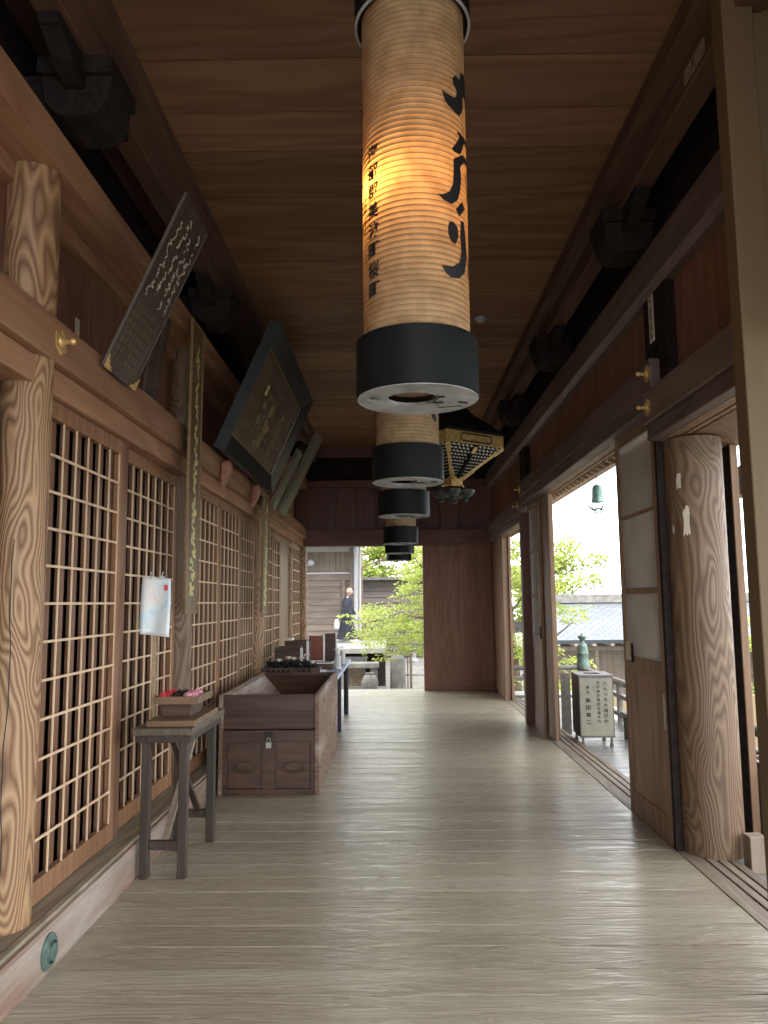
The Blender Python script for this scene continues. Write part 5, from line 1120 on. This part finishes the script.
mb = MB(); mb.box(-3.0, 1.60, -0.07, 0.0, 1.90, 2.10); mb.box(0.34 + 1.0, 0.34 + 1.12, -0.06, 0, 0, 1.90); mb.box(1.60, 1.78, -0.10, 0.10, 0, 3.2); mb.box(-3, 1.6, -0.08, 0, 0, 0.10); mb.box(-0.35, -0.25, -0.06, 0, 0, 1.9); mb.build('timber_frame', 'far_wood', t, 0.006)
MB().box(-3.0, 1.60, -0.09, 0.0, 2.105, 2.15).build('white_strip', 'pipe', t)
MB().box(-3.0, 1.60, -0.03, 0.0, 2.81, 3.2).build('plaster_band', 'plaster', t)
mb = MB(); mb.add([(-3.2, -1.5, 3.05), (2.4, -1.5, 3.05), (2.4, 6.2, 4.8), (-3.2, 6.2, 4.8)], [(0, 1, 2, 3)]); o = mb.build('roof', 'stone', t); sd = o.modifiers.new('s', 'SOLIDIFY'); sd.thickness = 0.12
mb = MB()
for i in range(16): mb.bar((-3.1 + i * 0.36, -1.45, 3.0), (-3.1 + i * 0.36, 0.0, 3.30), 0.06, 0.08)
mb.build('rafter_frame', 'pale_wood', t)
t = thing('drain_pipe', 'white pipe down the corner of the timber building by the monk', 'pipe', (-1.20, 24.40, 0.3))
MB().tube([(0, 0, 0.0), (0, 0, 3.0)], 0.06, 12).build('pipe', 'pipe', t, 0, True)
MB().tube([(0.14, 0.0, 0.3), (0.14, 0, 3.0)], 0.03, 8).build('thin_pipe', 'pipe', t, 0, True)
t = thing('gutter', 'thin dark gutter slanting across the far opening', 'gutter', (-0.95, 23.2, 0.4))
MB().tube([(0.75, 0, 2.42), (0.03, 0, 2.16), (0, 0, 2.10), (0, 0, 0.0)], 0.022, 8).build('pipe', 'iron_brown', t, 0, True)
# wall lamp on the timber building
t = thing('wall_lamp', 'small pale lamp on the timber building beside the pillar', 'lamp', (-2.68, 24.55, 2.72)); t.scale = (0.9,) * 3
mb = MB(); mb.box(-0.06, 0.06, -0.10, 0.03, -0.06, 0.06); mb.build('bracket', 'pipe', t, 0.01); mb = MB(); mb.ball((0.08, -0.16, 0.04), 0.12, 14, 10); mb.build('globe', 'pipe', t, 0, True)
# second plank building
t = thing('plank_building', 'plank-walled building half hidden by the maple', 'building', (1.2, 32, -0.8))
MB().box(-3.0, 1.3, 0, 4, 0, 3.2).build('wall', 'far_wood', t)
mb = MB(); z = 0.1
while z < 3.1: mb.prism([(-0.05, z), (0.0, z), (0.0, z + 0.24), (-0.015, z + 0.24)], 'x', -3.0, 1.3); z += 0.24
mb.build('weatherboards', 'plank_pale', t)
mb = MB(); mb.box(-3.2, 1.5, -0.4, 4.4, 3.2, 3.32); mb.build('roof', 'stone', t); MB().box(0.55, 0.75, -0.12, 0, 1.7, 3.0).build('corner_post', 'pipe', t)
# under the deck: stone bench, basin, stone post, stacked trays
t = thing('stone_bench', 'stone slab bench in front of the raised deck', 'bench', (-0.95, 20.0, -0.8))
MB().box(-0.55, 0.55, -0.25, 0.25, 0.55, 0.68).build('slab', 'stone', t, 0.015)
for s in (-1, 1): MB().box(s * 0.42 - 0.09, s * 0.42 + 0.09, -0.2, 0.2, 0, 0.549).build('leg', 'stone', t, 0.01)
t = thing('plinth', 'low mossy stone plinth under the raised deck', 'plinth', (-1.3, 20.3, -0.8)); MB().box(-1.2, 1.1, -1.1, 0.5, 0.0, 0.09).build('slab', 'stone', t, 0.02)
for o in (bpy.data.objects['stone_bench'],): o.location.z = -0.71
t = thing('clay_jar', 'round grey jar under the stone bench', 'jar', (-0.50, 19.95, -0.71)); MB().lathe([(0, 0), (0.13, 0), (0.20, 0.12), (0.21, 0.25), (0.15, 0.38), (0.10, 0.42), (0.12, 0.46), (0.10, 0.46), (0, 0.40)], 20, close=False).build('body', 'stone', t, 0, True)
t.location.x = -0.62; t.location.y = 19.5
t = thing('stone_post', 'squat stone post beside the raised deck', 'post', (0.08, 20.1, -0.8)); mb = MB(); mb.lathe([(0.24, 0), (0.20, 0.1), (0.19, 0.85), (0.14, 0.95), (0, 0.98)], 8, close=False); mb.build('shaft', 'stone', t)
t = thing('wooden_stake', 'thin stake between the stone post and the yard', 'stake', (0.42, 20.2, -0.8)); MB().box(-0.03, 0.03, -0.03, 0.03, 0, 1.0).build('stake', 'bark', t)
for i, (x, lab) in enumerate(((-1.15, 'pale tray stored under the deck, nearer the stone bench'),)):
    t = thing('storage_tray', lab, 'tray', (x + 0.1, 21.1, -0.8)); MB().box(-0.25, 0.25, -0.15, 0.15, 0.0, 0.72).build('stand', 'bark', t); MB().box(-0.30, 0.30, -0.2, 0.2, 0.72, 0.86).build('tray', 'pipe', t, 0.01)
struct('shade_under_deck', MB().box(-6.0, -0.25, 21.6, 21.7, -0.8, 0.16), 'black_wood', 'black sheet standing for the shadow under the raised deck', 'wall')  # black sheet put in for the shade of the open space below the deck
# stone lantern, white-grey
t = thing('stone_lantern', 'pale stone lantern standing in the yard behind maple leaves', 'stone lantern', (0.72, 29.0, -0.75)); t.scale = (0.72, 0.72, 0.75)
MB().lathe([(0.28, 0), (0.28, 0.12), (0.16, 0.18), (0.12, 0.25), (0.12, 0.85), (0.18, 0.92), (0.24, 0.98), (0.24, 1.05), (0, 1.05)], 12, close=False).build('pedestal', 'stone_pale', t)
MB().lathe([(0.16, 1.05), (0.17, 1.35), (0, 1.35)], 6, close=False).build('fire_box', 'stone_pale', t)
MB().lathe([(0.36, 1.34), (0.34, 1.40), (0.16, 1.52), (0.06, 1.60), (0.09, 1.66), (0.07, 1.74), (0, 1.80)], 6, close=False).build('cap', 'stone_pale', t)
t = thing('wire_fence', 'low wire fence crossing the yard by the stone lantern', 'fence', (0.0, 20.9, -0.8))
for x in (0.35, 1.3, 2.3): MB().tube([(x, 0, 0), (x, 0, 1.1)], 0.015, 6).build('post', 'iron_brown', t)
mb = MB()
for z in (0.3, 0.55, 0.8, 1.02): mb.tube([(0.35, 0, z), (2.3, 0, z)], 0.006, 5)
mb.build('wire_mesh', 'pipe', t)
struct('ground_path', MB().box(0.0, 3.2, 24.5, 31, -0.8, -0.75), 'stone', 'grey paved path in the yard', 'path')

# ================================================================== MONK
def skin_body(name, verts, edges, radii, parent, m, root=0, sub=2):
    me = bpy.data.meshes.new(name); me.from_pydata(verts, edges, []); o = bpy.data.objects.new(name, me); COL.objects.link(o)
    if parent: o.parent = parent
    sk = o.modifiers.new('skin', 'SKIN'); me_sk = me.skin_vertices[0] if me.skin_vertices else None
    if me_sk is None:
        bpy.context.view_layer.objects.active = o; me_sk = me.skin_vertices[0]
    for i, r_ in enumerate(radii): me_sk.data[i].radius = (r_, r_) if not hasattr(r_, '__len__') else r_
    me_sk.data[root].use_root = True
    ss = o.modifiers.new('sub', 'SUBSURF'); ss.levels = sub; ss.render_levels = sub
    me.materials.append(M[m]); return o
t = thing('person', 'person in a dark navy robe with a shaven head, walking along the raised deck', 'person', (-1.44, 23.55, 0.302), rz=math.radians(8)); t.scale = (0.98,) * 3
V = []; E_ = []; Rr = []
def vn(p, r_, link=None):
    V.append(p); Rr.append(r_)
    if link is not None: E_.append((link, len(V) - 1))
    return len(V) - 1
pel = vn((0, 0, 0.88), (0.13, 0.11)); sp = vn((0.01, 0, 1.08), (0.12, 0.10), pel); ch = vn((0.03, 0, 1.28), (0.14, 0.11), sp); nk0 = vn((0.05, 0, 1.40), (0.06, 0.06), ch); nk = vn((0.075, 0, 1.47), (0.05, 0.05), nk0)
for s in (-1, 1):
    sh = vn((0.03, s * 0.15, 1.36), 0.055, ch); sw = 0.10 if s > 0 else -0.12
    el = vn((0.03 + sw * 0.6, s * 0.21, 1.10), 0.042, sh); wr = vn((0.10 + sw, s * 0.20, 0.88), 0.027, el); pm = vn((0.115 + sw, s * 0.195, 0.82), (0.034, 0.018), wr)
    for k in range(4):
        f1 = vn((0.095 + sw + k * 0.018, s * 0.195, 0.77), 0.009, pm); f2 = vn((0.100 + sw + k * 0.018, s * 0.185, 0.735 + 0.004 * abs(k - 1.5)), 0.008, f1)
    th = vn((0.15 + sw, s * 0.18, 0.80), 0.010, pm); vn((0.158 + sw, s * 0.172, 0.77), 0.009, th)
    st = 0.20 if s < 0 else -0.20
    hp = vn((0.0, s * 0.085, 0.83), 0.085, pel); kn = vn((st * 0.55 + 0.04, s * 0.09, 0.47), 0.055, hp); an = vn((st * 1.05 - 0.02, s * 0.09, 0.09 + (0.03 if s > 0 else 0)), 0.036, kn)
    he = vn((st * 1.05 - 0.05, s * 0.09, 0.04 + (0.02 if s > 0 else 0)), 0.032, an); to = vn((st * 1.05 + 0.14, s * 0.095, 0.025), (0.036, 0.022), an)
body = skin_body('body', V, E_, Rr, t, 'skin')
# head: shaped mesh
def head(parent, c, s, yaw, m):
    mb = MB(); seg, rings = 24, 18; v = []; f = []
    for i in range(rings + 1):
        ph = -PI / 2 + PI * i / rings
        for k in range(seg):
            a = 2 * PI * k / seg; x = 0.098 * math.cos(ph) * math.cos(a); y_ = 0.076 * math.cos(ph) * math.sin(a); z = 0.118 * math.sin(ph)
            if z < -0.02: q = (z + 0.02) / 0.1; x += -0.012 * q; x *= 1 + 0.10 * q; y_ *= 1 + 0.28 * q
            if x > 0.04 and abs(y_) < 0.02 and -0.05 < z < 0.02: x += 0.022 * (1 - abs(y_) / 0.02) * (1 - abs(z + 0.02) / 0.05)
            if x > 0.05 and 0.012 < abs(y_) < 0.045 and 0.0 < z < 0.03: x -= 0.007
            if x > 0.04 and abs(y_) < 0.03 and -0.075 < z < -0.055: x += 0.006
            v.append((x, y_, z))
    for i in range(rings):
        for k in range(seg): f.append((i * seg + k, i * seg + (k + 1) % seg, (i + 1) * seg + (k + 1) % seg, (i + 1) * seg + k))
    mb.add(v, f, 0.5); o = mb.build('head', m, parent, 0, True); o.location = c; o.rotation_euler = (0, 0.05, yaw)
    mb = MB()
    for s_ in (-1, 1): mb.ball((-0.008, s_ * 0.080, -0.005), (0.018, 0.008, 0.032), 10, 8)
    mb.build('ears', m, o, 0, True)
    mb = MB()
    for s_ in (-1, 1): mb.ball((0.083, s_ * 0.029, 0.012), (0.006, 0.010, 0.005), 8, 6); mb.tube([(0.086, s_ * 0.016, 0.030), (0.084, s_ * 0.032, 0.034), (0.074, s_ * 0.045, 0.030)], 0.0025, 5)
    mb.tube([(0.090, -0.020, -0.062), (0.098, 0, -0.060), (0.090, 0.020, -0.062)], 0.0025, 5); mb.build('face_features', 'ink', o)
head(body, (0.09, 0, 1.56), 1, -0.15, 'skin')
def loft(mb, rings, seg=28):
    v = []; f = []
    for (cx, cy, cz, rx, ry, amp) in rings:
        for k in range(seg): a = 2 * PI * k / seg; q = 1 + amp * math.sin(a * 7 + cz * 3); v.append((cx + rx * q * math.cos(a), cy + ry * q * math.sin(a), cz))
    n = len(rings)
    for i in range(n - 1):
        for k in range(seg): f.append((i * seg + k, i * seg + (k + 1) % seg, (i + 1) * seg + (k + 1) % seg, (i + 1) * seg + k))
    mb.add(v, f, 0.5)
mb = MB(); loft(mb, [(0.03, 0, 0.10, 0.33, 0.19, 0.06), (0.02, 0, 0.35, 0.27, 0.18, 0.05), (0.01, 0, 0.65, 0.19, 0.165, 0.03), (0.0, 0, 0.90, 0.155, 0.165, 0.01), (0.005, 0, 0.97, 0.145, 0.155, 0.0), (0.01, 0, 1.12, 0.15, 0.17, 0.0), (0.025, 0, 1.27, 0.155, 0.19, 0), (0.035, 0, 1.36, 0.125, 0.185, 0), (0.045, 0, 1.41, 0.085, 0.11, 0), (0.055, 0, 1.44, 0.066, 0.07, 0)])
o = mb.build('robe', 'robe', body, 0, True)
for s in (-1, 1):
    sw = 0.10 if s > 0 else -0.12; mb = MB(); v = []; f = []; seg = 18
    path = [((0.03, s * 0.13, 1.36), 0.075, 0.07), ((0.035 + sw * 0.3, s * 0.20, 1.25), 0.08, 0.065), ((0.04 + sw * 0.6, s * 0.225, 1.10), 0.10, 0.06), ((0.06 + sw * 0.8, s * 0.215, 0.95), 0.14, 0.06), ((0.07 + sw, s * 0.21, 0.84), 0.155, 0.055)]
    for (c, rx, ry) in path:
        for k in range(seg): a = 2 * PI * k / seg; v.append((c[0] + rx * math.cos(a), c[1] + ry * math.sin(a), c[2]))
    for i in range(len(path) - 1):
        for k in range(seg): f.append((i * seg + k, i * seg + (k + 1) % seg, (i + 1) * seg + (k + 1) % seg, (i + 1) * seg + k))
    mb.add(v, f); mb.build('sleeve', 'robe', body, 0, True)
mb = MB(); loft(mb, [(0.0, 0, 0.93, 0.162, 0.172, 0), (0.0, 0, 1.00, 0.158, 0.168, 0)]); mb.build('sash', 'black_cloth', body, 0, True)
for s in (-1, 1):
    st = 0.20 if s < 0 else -0.20; mb = MB(); mb.ball((st * 1.05 + 0.03, s * 0.09, 0.045 + (0.012 if s > 0 else 0)), (0.135, 0.05, 0.045), 14, 8); mb.build('white_sock', 'white_paper', body, 0, True)
t = thing('cloth_bag', 'white cloth bag held low by the person in the navy robe', 'bag', (-1.72, 23.30, 0.70))
mb = MB(); mb.lathe([(0.0, 0.0), (0.06, 0.01), (0.085, 0.08), (0.075, 0.20), (0.05, 0.27), (0.035, 0.30)], 16, close=False); mb.build('pouch', 'white_cloth', t, 0, True)
MB().tube([(0.04, 0, 0.29), (0.06, 0.02, 0.40), (0.05, 0.02, 0.44)], 0.008, 6).build('strap', 'white_cloth', t)
